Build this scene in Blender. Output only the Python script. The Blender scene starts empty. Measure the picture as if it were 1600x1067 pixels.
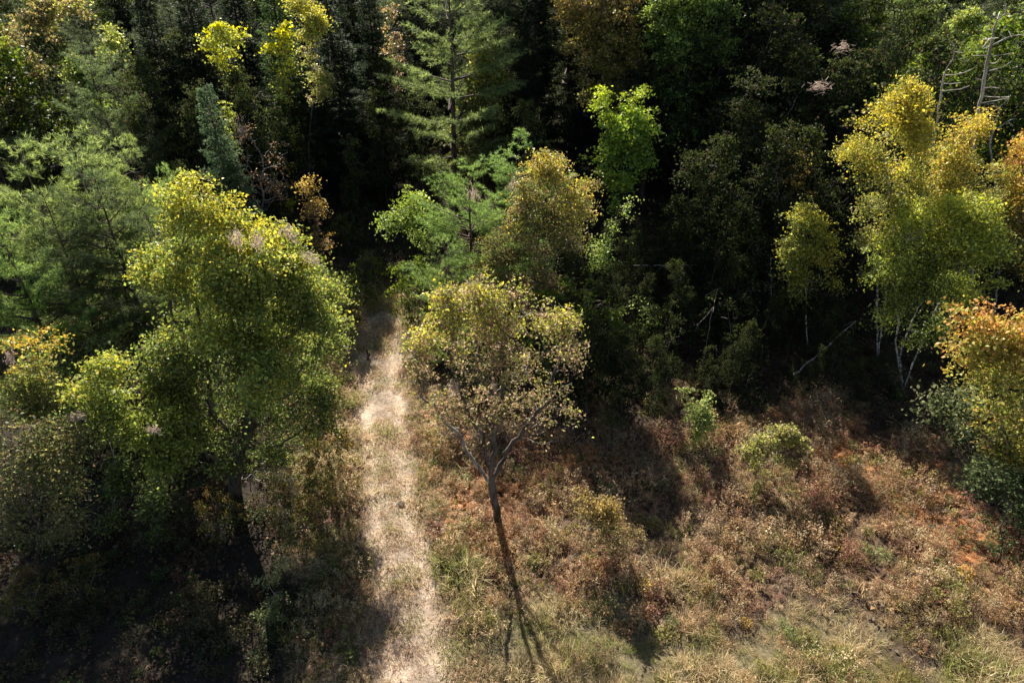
import bpy, math, random
import numpy as np
from mathutils import Vector, Euler

# ------------------------------------------------------------------ camera, sky, sun, exposure
S = bpy.context.scene
COL = S.collection
CAM_H, PITCH, F = 17.0, math.radians(33.0), 1067.0
cam_d = bpy.data.cameras.new('camera'); cam = bpy.data.objects.new('camera', cam_d); COL.objects.link(cam)
cam.location = (0, 0, CAM_H); cam.rotation_euler = (math.pi/2 - PITCH, 0, 0)
cam_d.sensor_width = 36.0; cam_d.lens = 36.0*F/1600.0
cam_d.clip_start = 0.1; cam_d.clip_end = 1500
S.camera = cam
SUN_EL, SUN_AZ = math.radians(36.0), math.radians(-16.0)      # azimuth from +Y, negative = towards -X
W = bpy.data.worlds.new('World'); S.world = W; W.use_nodes = True
nt = W.node_tree; nt.nodes.clear()
sky = nt.nodes.new('ShaderNodeTexSky'); sky.sky_type = 'NISHITA'; sky.sun_disc = False
sky.sun_elevation = SUN_EL; sky.sun_rotation = SUN_AZ
bg = nt.nodes.new('ShaderNodeBackground'); bg.inputs['Strength'].default_value = 0.05
wo = nt.nodes.new('ShaderNodeOutputWorld')
nt.links.new(sky.outputs[0], bg.inputs[0]); nt.links.new(bg.outputs[0], wo.inputs[0])
sd = bpy.data.lights.new('sun', 'SUN'); sd.energy = 5.0; sd.angle = math.radians(0.5); sd.color = (1.0, 0.93, 0.82)
sun = bpy.data.objects.new('sun', sd); COL.objects.link(sun)
sdir = Vector((math.sin(SUN_AZ)*math.cos(SUN_EL), math.cos(SUN_AZ)*math.cos(SUN_EL), math.sin(SUN_EL)))
sun.rotation_euler = sdir.to_track_quat('Z', 'Y').to_euler(); sun.location = (0, 0, 40)
S.view_settings.view_transform = 'Standard'; S.view_settings.look = 'None'
S.view_settings.exposure = 1.4; S.view_settings.gamma = 1.0; S.view_settings.use_curve_mapping = False
S.cycles.max_bounces = 5; S.cycles.diffuse_bounces = 2; S.cycles.glossy_bounces = 2
S.cycles.transmission_bounces = 2; S.cycles.transparent_max_bounces = 4
S.cycles.sample_clamp_indirect = 4.0
S.cycles.use_denoising = True

rng = np.random.default_rng(7)
random.seed(7)

# ------------------------------------------------------------------ picture <-> place
CP, SP = math.cos(PITCH), math.sin(PITCH)
def ray(px, py):
    dx = (px-800.0)/F; dy = -(py-533.5)/F
    return np.array([dx, CP+dy*SP, -SP+dy*CP])
def ground(px, py, z=0.0):
    r = ray(px, py); t = (z-CAM_H)/r[2]
    return np.array([r[0]*t, r[1]*t, z])
def at_y(px, py, Y):
    r = ray(px, py); t = Y/r[1]
    return np.array([r[0]*t, Y, CAM_H+r[2]*t]), t
def to_px(x, y, z=0.0):
    zz = z-CAM_H
    dep = y*CP - zz*SP; up = y*SP + zz*CP
    return 800+F*x/dep, 533.5-F*up/dep

def fnoise(p, freq, seed, octs=3):
    r = np.random.default_rng(seed); out = np.zeros(len(p)); amp = 1.0; tot = 0
    for _ in range(octs):
        acc = np.zeros(len(p))
        for _k in range(5):
            d = r.normal(size=p.shape[1]); d /= np.linalg.norm(d)
            acc += np.sin((p@d)*freq*r.uniform(.7, 1.4)*2*math.pi + r.uniform(0, 6.28))
        out += amp*acc/2.2; tot += amp; amp *= .55; freq *= 2.1
    return out/tot

TRACK_PX = [(668,1150),(655,1067),(640,1000),(628,900),(612,800),(602,700),(597,620),(592,560),(598,500),(604,460),(606,425),(604,395),(600,370)]
TRACK_W = [165,162,152,128,102,92,96,96,66,46,36,30,26]
_tc = np.array([ground(a, b)[:2] for a, b in TRACK_PX]); _o = np.argsort(_tc[:, 1]); _tc = _tc[_o]
_tw = []
for (a, b), w in zip(TRACK_PX, TRACK_W):
    _tw.append((ground(a+w/2, b)[0]-ground(a-w/2, b)[0])/2)
_tw = np.array(_tw)[_o]
def track_x(y): return np.interp(y, _tc[:, 1], _tc[:, 0])
def track_d(x, y):            # distance from centre line in half widths
    return (x-track_x(y))/np.interp(y, _tc[:, 1], _tw)
def hz(x, y):
    x = np.atleast_1d(np.asarray(x, float)); y = np.atleast_1d(np.asarray(y, float))
    p = np.stack([x, y], 1)
    z = .10*fnoise(p, .06, 3, 3) + .025*fnoise(p, .7, 5, 2)
    d = track_d(x, y)
    rut = np.exp(-((np.abs(d)-.55)/.22)**2)
    z = z*np.clip(.3+np.abs(d)*.35, .3, 1) - .09*rut*(np.abs(d) < 1.6)*np.clip((60-y)/10, 0, 1)
    return z
def hz1(x, y): return float(hz(x, y)[0])

# ------------------------------------------------------------------ materials
def mat(name):
    m = bpy.data.materials.new(name); m.use_nodes = True
    m.node_tree.nodes.clear(); return m, m.node_tree
def N(t, k, **kw):
    n = t.nodes.new(k)
    for a, v in kw.items(): setattr(n, a, v)
    return n
def leafy(name, attr_type='GEOMETRY', transl=.5, rough=.45, tint=True, tsat=1.0, spec=.5, jitter=.25):
    """leaf colour from the leaf's own attribute, a thin blade that lets light through"""
    m, t = mat(name)
    at = N(t, 'ShaderNodeAttribute', attribute_name='col', attribute_type=attr_type)
    oi = N(t, 'ShaderNodeObjectInfo')
    mul = N(t, 'ShaderNodeMix', data_type='RGBA', blend_type='MULTIPLY'); mul.inputs[0].default_value = 1.0
    t.links.new(at.outputs['Color'], mul.inputs[6])
    if tint: t.links.new(oi.outputs['Color'], mul.inputs[7])
    else: mul.inputs[7].default_value = (1, 1, 1, 1)
    geo = N(t, 'ShaderNodeNewGeometry')
    hsv = N(t, 'ShaderNodeHueSaturation')
    mr = N(t, 'ShaderNodeMapRange'); mr.inputs[3].default_value = 1-jitter; mr.inputs[4].default_value = 1+jitter
    t.links.new(geo.outputs['Random Per Island'], mr.inputs[0])
    t.links.new(mr.outputs[0], hsv.inputs['Value']); t.links.new(mul.outputs[2], hsv.inputs['Color'])
    pb = N(t, 'ShaderNodeBsdfPrincipled'); pb.inputs['Roughness'].default_value = rough
    pb.inputs['Specular IOR Level'].default_value = spec
    tr = N(t, 'ShaderNodeBsdfTranslucent')
    hs2 = N(t, 'ShaderNodeHueSaturation'); hs2.inputs['Saturation'].default_value = 1.12*tsat; hs2.inputs['Value'].default_value = 1.25
    t.links.new(hsv.outputs[0], hs2.inputs['Color'])
    t.links.new(hsv.outputs[0], pb.inputs['Base Color']); t.links.new(hs2.outputs[0], tr.inputs['Color'])
    mx = N(t, 'ShaderNodeMixShader'); mx.inputs[0].default_value = transl
    out = N(t, 'ShaderNodeOutputMaterial')
    t.links.new(pb.outputs[0], mx.inputs[1]); t.links.new(tr.outputs[0], mx.inputs[2]); t.links.new(mx.outputs[0], out.inputs[0])
    return m
M_LEAF = leafy('autumn_leaf', transl=.42, rough=.5, jitter=.4, tsat=1.0, spec=.22)
M_NEEDLE = leafy('needle', transl=.42, rough=.6, jitter=.35, spec=.15)
M_COVER = leafy('ground_plant', attr_type='INSTANCER', transl=.42, rough=.6, tint=False, spec=.3, jitter=.35)
M_SHADE = leafy('shaded_leaf', transl=.3, rough=.65, jitter=.45, spec=.06)  # shaded copy of the leaf: less gloss, less light let through
M_WEB = leafy('web', transl=.4, rough=.7, spec=.1)

def bark(name, c1, c2, scale=6, white=False):
    m, t = mat(name)
    tc = N(t, 'ShaderNodeTexCoord'); mp = N(t, 'ShaderNodeMapping'); mp.inputs['Scale'].default_value = (1, 1, .25) if not white else (1, 1, 2.2)
    no = N(t, 'ShaderNodeTexNoise'); no.inputs['Scale'].default_value = scale; no.inputs['Detail'].default_value = 6
    cr = N(t, 'ShaderNodeValToRGB'); cr.color_ramp.elements[0].position = .38; cr.color_ramp.elements[1].position = .62
    cr.color_ramp.elements[0].color = (*c1, 1); cr.color_ramp.elements[1].color = (*c2, 1)
    oi = N(t, 'ShaderNodeObjectInfo')
    mul = N(t, 'ShaderNodeMix', data_type='RGBA', blend_type='MULTIPLY'); mul.inputs[0].default_value = 0.0
    pb = N(t, 'ShaderNodeBsdfPrincipled'); pb.inputs['Roughness'].default_value = .85; pb.inputs['Specular IOR Level'].default_value = .3
    bu = N(t, 'ShaderNodeBump'); bu.inputs['Strength'].default_value = .6; bu.inputs['Distance'].default_value = .02
    out = N(t, 'ShaderNodeOutputMaterial')
    t.links.new(tc.outputs['Object'], mp.inputs[0]); t.links.new(mp.outputs[0], no.inputs[0]); t.links.new(no.outputs[0], cr.inputs[0])
    t.links.new(cr.outputs[0], pb.inputs['Base Color']); t.links.new(no.outputs[0], bu.inputs['Height']); t.links.new(bu.outputs[0], pb.inputs['Normal'])
    t.links.new(pb.outputs[0], out.inputs[0]); return m
B_DARK = bark('bark_dark', (.035, .028, .022), (.13, .105, .085))
B_GREY = bark('bark_grey', (.12, .10, .085), (.34, .31, .27))
B_DEAD = bark('dead_wood', (.22, .19, .165), (.50, .46, .41))
B_BIRCH = bark('birch_bark', (.06, .05, .045), (.62, .58, .52), 4, True)
B_PINE = bark('pine_bark', (.04, .03, .025), (.14, .10, .08))

# ------------------------------------------------------------------ mesh helpers
def mk_mesh(name, V, faces, mats, col=None, smooth=False):
    """faces: int array n x 3 or n x 4"""
    me = bpy.data.meshes.new(name)
    V = np.asarray(V, np.float32); faces = np.asarray(faces, np.int32)
    n, k = faces.shape
    me.vertices.add(len(V)); me.vertices.foreach_set('co', V.ravel())
    me.loops.add(n*k); me.loops.foreach_set('vertex_index', faces.ravel())
    me.polygons.add(n); me.polygons.foreach_set('loop_start', np.arange(0, n*k, k, dtype=np.int32))
    me.update(calc_edges=True)
    if smooth: me.polygons.foreach_set('use_smooth', np.ones(n, bool))
    if col is not None:
        a = me.color_attributes.new('col', 'FLOAT_COLOR', 'POINT')
        c = np.ones((len(V), 4), np.float32); c[:, :3] = col
        a.data.foreach_set('color', c.ravel())
    for m in (mats if isinstance(mats, (list, tuple)) else [mats]): me.materials.append(m)
    return me
def link(name, me, parent=None):
    o = bpy.data.objects.new(name, me); COL.objects.link(o); o.parent = parent; return o
def tag(o, label=None, cat=None, group=None, kind=None):
    if label: o['label'] = label
    if cat: o['category'] = cat
    if group: o['group'] = group
    if kind: o['kind'] = kind
    return o
def empty(name, loc):
    o = bpy.data.objects.new(name, None); o.empty_display_size = .3; COL.objects.link(o); o.location = loc; return o
def unit(v): return v/np.maximum(np.linalg.norm(v, axis=-1, keepdims=True), 1e-9)

def leaf_geo(r, P, size, up=.6, aspect=.55, fold=.12, droop=None):
    """one folded diamond blade per point"""
    n = len(P)
    nor = unit(r.normal(size=(n, 3)) + np.array([0, 0, up]))
    a = r.normal(size=(n, 3))
    if droop is not None: a = a + np.array([0, 0, -droop])
    d = unit(a - (a*nor).sum(1, keepdims=True)*nor); s = np.cross(nor, d)
    L = size*r.uniform(.65, 1.3, (n, 1)); Wd = L*aspect*.5
    v0 = P - d*L*.5; v2 = P + d*L*.5
    v1 = P + s*Wd - d*L*.08 + nor*L*fold; v3 = P - s*Wd - d*L*.08 + nor*L*fold
    V = np.stack([v0, v1, v2, v3], 1).reshape(-1, 3)
    Fc = np.arange(4*n).reshape(n, 4)
    return V, Fc
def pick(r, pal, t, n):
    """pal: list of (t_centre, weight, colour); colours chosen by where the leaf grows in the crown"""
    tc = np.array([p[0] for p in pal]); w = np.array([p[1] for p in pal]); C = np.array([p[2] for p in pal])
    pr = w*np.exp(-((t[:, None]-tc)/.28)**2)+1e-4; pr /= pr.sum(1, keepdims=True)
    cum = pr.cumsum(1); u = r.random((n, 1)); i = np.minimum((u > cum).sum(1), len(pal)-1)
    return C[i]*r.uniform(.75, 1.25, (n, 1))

def tubes(chains, sides_of=lambda r: 7 if r > .08 else (5 if r > .03 else 3)):
    """chains: list of (points, radii) -> one mesh of tapering tubes (quads)"""
    Vs, Fs, off = [], [], 0
    for P, R in chains:
        P = np.asarray(P); R = np.asarray(R); n = len(P)
        if n < 2: continue
        k = sides_of(R[0])
        T = np.gradient(P, axis=0); T = unit(T)
        ref = np.array([1., 0, 0]) if abs(T[0, 0]) < .8 else np.array([0, 1., 0])
        A = unit(np.cross(T, ref)); B = np.cross(T, A)
        th = np.arange(k)*2*math.pi/k
        ring = P[:, None, :] + R[:, None, None]*(np.cos(th)[None, :, None]*A[:, None, :] + np.sin(th)[None, :, None]*B[:, None, :])
        Vs.append(ring.reshape(-1, 3))
        i = np.arange(n-1)[:, None]*k; j = np.arange(k)[None, :]; j2 = (j+1) % k
        f = np.stack([off+i+j, off+i+j2, off+i+k+j2, off+i+k+j], -1).reshape(-1, 4)
        Fs.append(f); off += n*k
    return np.concatenate(Vs), np.concatenate(Fs)

def colonize(r, nodes, parents, growable, A, step, kill, maxit=160, wander=.18, trop=(0, 0, .05)):
    nodes = [np.array(p, float) for p in nodes]; parents = list(parents)
    A = A.copy(); alive = np.ones(len(A), bool)
    bd = np.full(len(A), 1e9); bi = np.zeros(len(A), int)
    def upd(idx):
        nonlocal bd, bi
        Q = np.array([nodes[i] for i in idx])
        D = np.linalg.norm(A[:, None]-Q[None], axis=2); j = D.argmin(1); d = D[np.arange(len(A)), j]
        m = d < bd; bd = np.where(m, d, bd); bi = np.where(m, np.array(idx)[j], bi)
    upd([i for i in range(len(nodes)) if growable[i]])
    for it in range(maxit):
        alive &= bd > kill
        if not alive.any(): break
        ids = np.unique(bi[alive]); new = []
        for i in ids:
            m = alive & (bi == i)
            d = unit(A[m]-nodes[i]).mean(0); d = unit(d + r.normal(size=3)*wander + np.array(trop))
            nodes.append(nodes[i]+d*step); parents.append(int(i)); new.append(len(nodes)-1)
        upd(new)
    return np.array(nodes), np.array(parents)

def skeleton_mesh(nodes, parents, tip=.010, power=2.3, split=.45, rmax=None, rfix=False):
    n = len(nodes); kids = [[] for _ in range(n)]
    for i, p in enumerate(parents):
        if p >= 0: kids[p].append(i)
    acc = np.zeros(n)
    for i in range(n-1, -1, -1):
        if not kids[i]: acc[i] = tip**power
        if parents[i] >= 0: acc[parents[i]] += acc[i]
    R = acc**(1/power)
    if rmax and (R[0] > rmax or rfix):            # keep tips, squeeze the trunk
        R = tip+(R-tip)*(rmax-tip)/(R[0]-tip)
    trunk, br, limb_of, nl_ = [], [], -np.ones(n, int), [0]
    used = np.zeros(n, bool)
    def chain(start, first):
        pts, rad = ([nodes[start]], [min(R[start], R[first]*1.15)]) if start >= 0 else ([], [])
        i = first
        while True:
            pts.append(nodes[i]); rad.append(R[i]); used[i] = True
            if not kids[i]: break
            m = max(kids[i], key=lambda q: R[q])
            for q in kids[i]:
                if q != m: stack.append((i, q))
            i = m
        return pts, rad
    stack = [(-1, 0)]
    roots = [i for i in range(n) if parents[i] < 0]
    stack = [(-1, i) for i in roots]
    rm = R[roots].max()
    while stack:
        s, f = stack.pop()
        p, q = chain(s, f)
        if len(p) < 2: continue
        if R[f] > rm*split: trunk.append((p, q)); continue
        lid = limb_of[s] if s >= 0 and limb_of[s] >= 0 else nl_[0]
        if lid == nl_[0]: nl_[0] += 1
        i2 = f
        while True:
            limb_of[i2] = lid
            if not kids[i2]: break
            i2 = max(kids[i2], key=lambda q_: R[q_])
        br.append((lid, p, q))
    return trunk, br, R

def make_tree(name, label, cat, base, A, pal, nleaf, leaf, bk=B_DARK, group=None, step=.36, kill=.45, stems=None,
              trunk_h=None, rmax=None, spread=.22, seed=0, ymap=None, gap=.35, tip=.010, up=.6, aspect=.6, droop=.3, leafmat=M_LEAF, fillf=.5, lowthin=1.0, full=False, split_limbs=True, fork=None, bk2=None, rfix=False, wander=.18):
    """A: attraction points in world space; grows limbs towards them, then hangs leaves on the twigs"""
    r = np.random.default_rng(seed)
    base = np.array(base, float); L = A-base
    cen = L.mean(0); low = np.percentile(L[:, 2], 4)
    nodes = [np.zeros(3)+np.array([0, 0, -.15])]; par = [-1]; grow = [False]
    tgts = stems if stems else [cen]
    start, root_i = np.zeros(3), 0
    if fork is not None:                # one bole up to the fork, stems from there
        fk = np.array(fork, float); kf = max(3, int(np.linalg.norm(fk)/step))
        for q in range(1, kf+1):
            nodes.append(fk*q/kf+np.append(r.normal(size=2)*.015, 0)); par.append(len(nodes)-2); grow.append(False)
        start, root_i = fk, len(nodes)-1
    for tg in tgts:
        tg = np.array(tg, float)
        if fork is not None:
            d_ = tg-start; kf = max(3, int(np.linalg.norm(d_)*.55/step)); last = root_i
            for q in range(1, kf+1):
                nodes.append(start+d_*.55*q/kf+r.normal(size=3)*.03); par.append(last); grow.append(q > 1); last = len(nodes)-1
            continue
        th = tg[2]*.95 if full else trunk_h if trunk_h else max(.6, low*.95)
        length = np.linalg.norm(tg); k = max(2, int(th/max(tg[2], .5)*length/step))
        last = 0; bend = r.normal(size=2)*.05*th
        for q in range(1, k+1):
            f = q/k; p = tg*(th/max(tg[2], .5))*f
            p = p + np.array([bend[0]*math.sin(f*3), bend[1]*math.sin(f*3), 0]) + np.append(r.normal(size=2)*.02, 0)
            nodes.append(p); par.append(last); grow.append(q > k*.75); last = len(nodes)-1
    nodes, par = colonize(r, nodes, par, grow, L, step, kill, wander=wander)
    tr, br, R = skeleton_mesh(nodes, par, tip=tip, rmax=rmax, rfix=rfix)
    root = empty(name, base); tag(root, label, cat, group)
    V, Fc = tubes(tr); link('trunk', mk_mesh(name+'_trunk', V, Fc, bk, smooth=True), root)
    if br and split_limbs:
        for lid in sorted(set(b_[0] for b_ in br)):
            V, Fc = tubes([(p_, q_) for l_, p_, q_ in br if l_ == lid]); link('limb', mk_mesh(name+'_limb', V, Fc, bk2 or bk, smooth=True), root)
    elif br:
        V, Fc = tubes([(p_, q_) for l_, p_, q_ in br]); tag(link('branches', mk_mesh(name+'_branches', V, Fc, bk, smooth=True), root), kind='stuff')
    if nleaf:
        thin = np.where(R < max(tip*2.6, .028))[0]
        w = np.clip(.5+fnoise(nodes[thin], .45, seed+11, 2)*.9, gap*.12, 2); w[w < gap*.5] *= .15
        if lowthin < 1:
            zq = (nodes[thin, 2]-L[:, 2].min())/np.ptp(L[:, 2]); w = w*(lowthin+(1-lowthin)*np.clip(zq*1.6-.1, 0, 1))
        w /= w.sum()
        # foliage hangs in flat sprays, each of one mood of colour, with dark gaps between them
        k_ = 22; ns = max(20, nleaf//k_); nleaf = ns*k_
        C = nodes[r.choice(thin, ns, p=w)]+r.normal(size=(ns, 3))*spread*.7
        wa = np.clip(.35+fnoise(L, .75, seed+12, 2)*1.3, gap*.1, 2); wa /= wa.sum(); na_ = int(ns*fillf)
        if lowthin < 1:
            zq = (L[:, 2]-L[:, 2].min())/np.ptp(L[:, 2]); wa = wa*(lowthin+(1-lowthin)*np.clip(zq*1.6-.1, 0, 1)); wa /= wa.sum()
        C[:na_] = L[r.choice(len(L), na_, p=wa)]+r.normal(size=(na_, 3))*spread*.7
        outw = unit(C-cen*np.array([1, 1, .8])); nrm = unit(np.array([0, 0, 1.])+outw*.45+r.normal(size=(ns, 3))*.28)
        ax1 = unit(outw-(outw*nrm).sum(1, keepdims=True)*nrm); ax2 = np.cross(nrm, ax1); rad_s = spread*1.15*r.uniform(.6, 1.35, (ns, 1))
        q1, q2, q3 = r.normal(size=(3, ns, k_, 1))
        P = (C[:, None]+ax1[:, None]*q1*rad_s[:, None]*.95+ax2[:, None]*q2*rad_s[:, None]*.62+nrm[:, None]*(q3*.26-.12*q1**2)*rad_s[:, None]).reshape(-1, 3)
        zmin, zmax = L[:, 2].min(), L[:, 2].max()
        rad = np.linalg.norm((P-cen)/np.maximum(L.std(0)*1.9, .2), axis=1)
        mood = np.repeat(r.normal(size=ns)*.17, k_)
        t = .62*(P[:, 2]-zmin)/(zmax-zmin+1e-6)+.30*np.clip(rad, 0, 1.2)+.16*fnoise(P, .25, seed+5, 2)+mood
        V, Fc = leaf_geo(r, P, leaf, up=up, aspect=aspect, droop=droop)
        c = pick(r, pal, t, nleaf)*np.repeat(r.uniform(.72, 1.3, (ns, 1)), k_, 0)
        c = np.repeat(c, 4, axis=0)
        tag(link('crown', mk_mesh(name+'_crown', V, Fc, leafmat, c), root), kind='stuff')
    return root

def lobes_to_pts(r, Y, lobes, per=1.0, flat=.9, carve=-.42):
    """lobes: (px, py, radius px[, depth offset m]) at the tree's own distance -> points filling round masses"""
    out = []
    for lb in lobes:
        px, py, rp = lb[:3]; dy = lb[3] if len(lb) > 3 else r.uniform(-.35, .35)*rp*Y/800
        c, t = at_y(px, py, Y+dy); rad = rp*t/F
        n = int(max(6, 9*per*(rad/.5)**2.1))
        v = unit(r.normal(size=(n, 3)))*rad*(r.random((n, 1))**.42); v[:, 2] *= flat
        out.append(c+v)
        k = max(2, n//9); u = unit(r.normal(size=(k, 3))+np.array([0, 0, .5])); out.append(c+u*rad*r.uniform(1.0, 1.45, (k, 1)))
    A = np.concatenate(out); keep = fnoise(A, .32, int(r.integers(9999)), 2) > carve; A = A[keep] if keep.sum() > 30 else A; A[:, 2] = np.maximum(A[:, 2], .35); return A

# colours of the leaves themselves
YEL = (.60, .53, .10); YG = (.34, .37, .09); GRN = (.115, .15, .05); BGR = (.26, .34, .09); OLV = (.20, .19, .08)
ORG = (.60, .32, .13); RST = (.42, .20, .11); GLD = (.52, .37, .11); BRN = (.23, .16, .10); DGR = (.05, .07, .03); PNK = (.50, .30, .22)
def rseed(s): return np.random.default_rng(s)

hero_n = 0
def hero(name, label, base_px, lobes, pal, nleaf, leaf=.12, per=1.0, cat='tree', stems_px=None, carve=-.42, **kw):
    global hero_n
    hero_n += 1; sd_ = 100+hero_n*7
    r = rseed(sd_)
    b = ground(*base_px); b[2] = hz1(b[0], b[1])
    A = lobes_to_pts(r, b[1], lobes, per, carve=carve)
    if stems_px:
        st = []
        for s in stems_px:
            p, _ = at_y(s[0], s[1], b[1]+(s[2] if len(s) > 2 else 0)); st.append(p-b)
        kw['stems'] = st
    if 'fork_px' in kw: kw['fork'] = at_y(*kw.pop('fork_px'), b[1])[0]-b
    return make_tree(name, label, cat, b, A, pal, nleaf, leaf, seed=sd_, **kw)

# ------------------------------------------------------------------ ground
def ground_masks(x, y):
    """zones of bare track, orange ferns, straw grass, forest floor, from where they lie"""
    px, py = to_px(x, y)
    p = np.stack([x, y], 1)
    d = np.abs(track_d(x, y)) + .20*fnoise(p, .32, 21, 4)
    d = d + np.clip((py*-1+500)/25, 0, 6)
    tr = np.clip((1.15-d)/.55, 0, 1)
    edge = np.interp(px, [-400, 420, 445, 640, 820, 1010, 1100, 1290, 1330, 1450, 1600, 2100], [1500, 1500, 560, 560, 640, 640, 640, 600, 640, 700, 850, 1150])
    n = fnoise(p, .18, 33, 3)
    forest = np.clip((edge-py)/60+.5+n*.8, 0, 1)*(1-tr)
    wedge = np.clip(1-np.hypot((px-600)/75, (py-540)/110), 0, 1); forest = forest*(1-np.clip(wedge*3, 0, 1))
    left_shade = np.clip((480-px)/60+n*.8, 0, 1)*np.clip((py-560)/60, 0, 1); forest = np.clip(forest+left_shade, 0, 1)*(1-tr)  # left patch: the big tree's shade, coloured as dark floor
    gy = np.interp(px, [400, 640, 700, 830, 1000, 1300, 1600, 2000], [1300, 1200, 1060, 905, 945, 985, 1010, 1100])
    straw = np.clip((py-gy)/70+.5+n*.9, 0, 1)*(1-tr)
    straw = np.maximum(straw, np.clip(1-np.hypot((px-598)/60, (py-500)/75), 0, 1)*2*(1-tr)).clip(0, 1)
    orange = np.clip(1.5-np.hypot((px-770)/170, (py-700)/140)*1.2+n*.5, 0, 1)
    orange = np.maximum(orange, np.clip(1.3-np.abs((px-1400)*.65-(py-740))/90, 0, 1)*(px > 1180))*(1-tr)*(1-straw)
    olive = np.clip((565-px)/25, 0, 1)*np.clip((px-400)/50, 0, 1)*np.clip((py-560)/60, 0, 1)*(1-tr)
    olive = np.maximum(olive, np.exp(-((np.abs(track_d(x, y))-1.5)/.4)**2))
    return tr, forest, straw, orange, olive, px, py

gx = np.concatenate([np.arange(-170, -30, 4.), np.arange(-30, 30.01, .2), np.arange(34, 171, 4.)])
gy_ = np.concatenate([np.arange(-60, 4, 4.), np.arange(4, 46.01, .2), np.arange(46.6, 75, .8), np.arange(77, 262, 6.)])
GX, GY = np.meshgrid(gx, gy_); fx, fy = GX.ravel(), GY.ravel()
nx, ny = len(gx), len(gy_)
fz = hz(fx, fy)
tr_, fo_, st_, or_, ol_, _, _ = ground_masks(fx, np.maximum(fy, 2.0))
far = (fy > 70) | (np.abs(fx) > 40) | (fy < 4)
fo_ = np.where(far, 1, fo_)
tr_ = np.where((fy > 45) | (fy < 3), 0, tr_)
c_soil = np.array([.085, .058, .040]); c_tr = np.array([.57, .445, .335]); c_fo_shade = np.array([.035, .027, .02]); c_st = np.array([.15, .125, .07]); c_or = np.array([.16, .072, .036]); c_ol = np.array([.12, .10, .05])  # forest floor soil is darkened to carry shade
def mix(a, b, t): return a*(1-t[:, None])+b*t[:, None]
cc = np.tile(c_soil, (len(fx), 1)); cc = mix(cc, c_or, or_); cc = mix(cc, c_ol, np.clip(ol_, 0, 1)); cc = mix(cc, c_st, st_); cc = mix(cc, c_fo_shade, fo_)
rutw = np.exp(-((np.abs(track_d(fx, fy))-.55)/.3)**2)
cc = mix(cc, c_tr*.56, tr_*.9); cc = mix(cc, c_tr, tr_*rutw*.8*np.clip(.75+.5*fnoise(np.stack([fx, fy], 1), .35, 91, 3), .1, 1))
i = np.arange(ny-1)[:, None]*nx; j = np.arange(nx-1)[None, :]
gf = np.stack([i+j, i+j+1, i+nx+j+1, i+nx+j], -1).reshape(-1, 4)
m, t = mat('soil')
at = N(t, 'ShaderNodeAttribute', attribute_name='col')
tc = N(t, 'ShaderNodeTexCoord')
n1 = N(t, 'ShaderNodeTexNoise'); n1.inputs['Scale'].default_value = 9; n1.inputs['Detail'].default_value = 8; n1.inputs['Roughness'].default_value = .7
n2 = N(t, 'ShaderNodeTexNoise'); n2.inputs['Scale'].default_value = 1.3; n2.inputs['Detail'].default_value = 5
mr1 = N(t, 'ShaderNodeMapRange'); mr1.inputs[1].default_value = .3; mr1.inputs[2].default_value = .7; mr1.inputs[3].default_value = .45; mr1.inputs[4].default_value = 1.5
mr2 = N(t, 'ShaderNodeMapRange'); mr2.inputs[1].default_value = .3; mr2.inputs[2].default_value = .7; mr2.inputs[3].default_value = .7; mr2.inputs[4].default_value = 1.25
mm = N(t, 'ShaderNodeMath', operation='MULTIPLY')
vm = N(t, 'ShaderNodeVectorMath', operation='SCALE')
pb = N(t, 'ShaderNodeBsdfPrincipled'); pb.inputs['Roughness'].default_value = .95; pb.inputs['Specular IOR Level'].default_value = .15
bu = N(t, 'ShaderNodeBump'); bu.inputs['Strength'].default_value = .9; bu.inputs['Distance'].default_value = .06
out = N(t, 'ShaderNodeOutputMaterial')
for a, b in ((tc.outputs['Object'], n1.inputs[0]), (tc.outputs['Object'], n2.inputs[0]), (n1.outputs[0], mr1.inputs[0]), (n2.outputs[0], mr2.inputs[0]),
             (mr1.outputs[0], mm.inputs[0]), (mr2.outputs[0], mm.inputs[1]), (at.outputs['Color'], vm.inputs[0]), (mm.outputs[0], vm.inputs['Scale']),
             (vm.outputs[0], pb.inputs['Base Color']), (n1.outputs[0], bu.inputs['Height']), (bu.outputs[0], pb.inputs['Normal']), (pb.outputs[0], out.inputs[0])):
    t.links.new(a, b)
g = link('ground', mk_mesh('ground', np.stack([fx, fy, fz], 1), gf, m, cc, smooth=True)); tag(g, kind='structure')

# ------------------------------------------------------------------ ground cover (stuff): points carrying a plant each
def cover_proto(name, V, Fc):
    me = mk_mesh(name, V, Fc, M_COVER); return bpy.data.objects.new(name, me)
def blades(r, n, h, rad, w, lean=.5):
    P = r.normal(size=(n, 3))*rad*.5; P[:, 2] = 0
    d = unit(np.concatenate([P[:, :2]/rad*lean*1.2+r.normal(size=(n, 2))*lean*.6, np.ones((n, 1))], 1))
    H = h*r.uniform(.5, 1.15, (n, 1)); s = unit(np.cross(d, r.normal(size=(n, 3))))*w*.5
    mid = P+d*H*.55; d2 = unit(d+np.array([0, 0, -.55])+r.normal(size=(n, 3))*.25); tipp = mid+d2*H*.5
    V = np.stack([P-s, P+s, mid+s*.8, tipp, mid-s*.8], 1)
    V4 = np.stack([V[:, 0], V[:, 1], V[:, 2], V[:, 4], V[:, 4], V[:, 2], V[:, 3], V[:, 3]], 1)
    # quad stem + triangle tip as a quad with a tiny edge
    V4[:, 7] = V[:, 3]+s*.05
    Vf = V4.reshape(-1, 3); b = np.arange(n)[:, None]*8
    Fc = np.concatenate([b+np.array([0, 1, 2, 3]), b+np.array([4, 5, 6, 7])])
    return Vf, Fc
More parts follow.
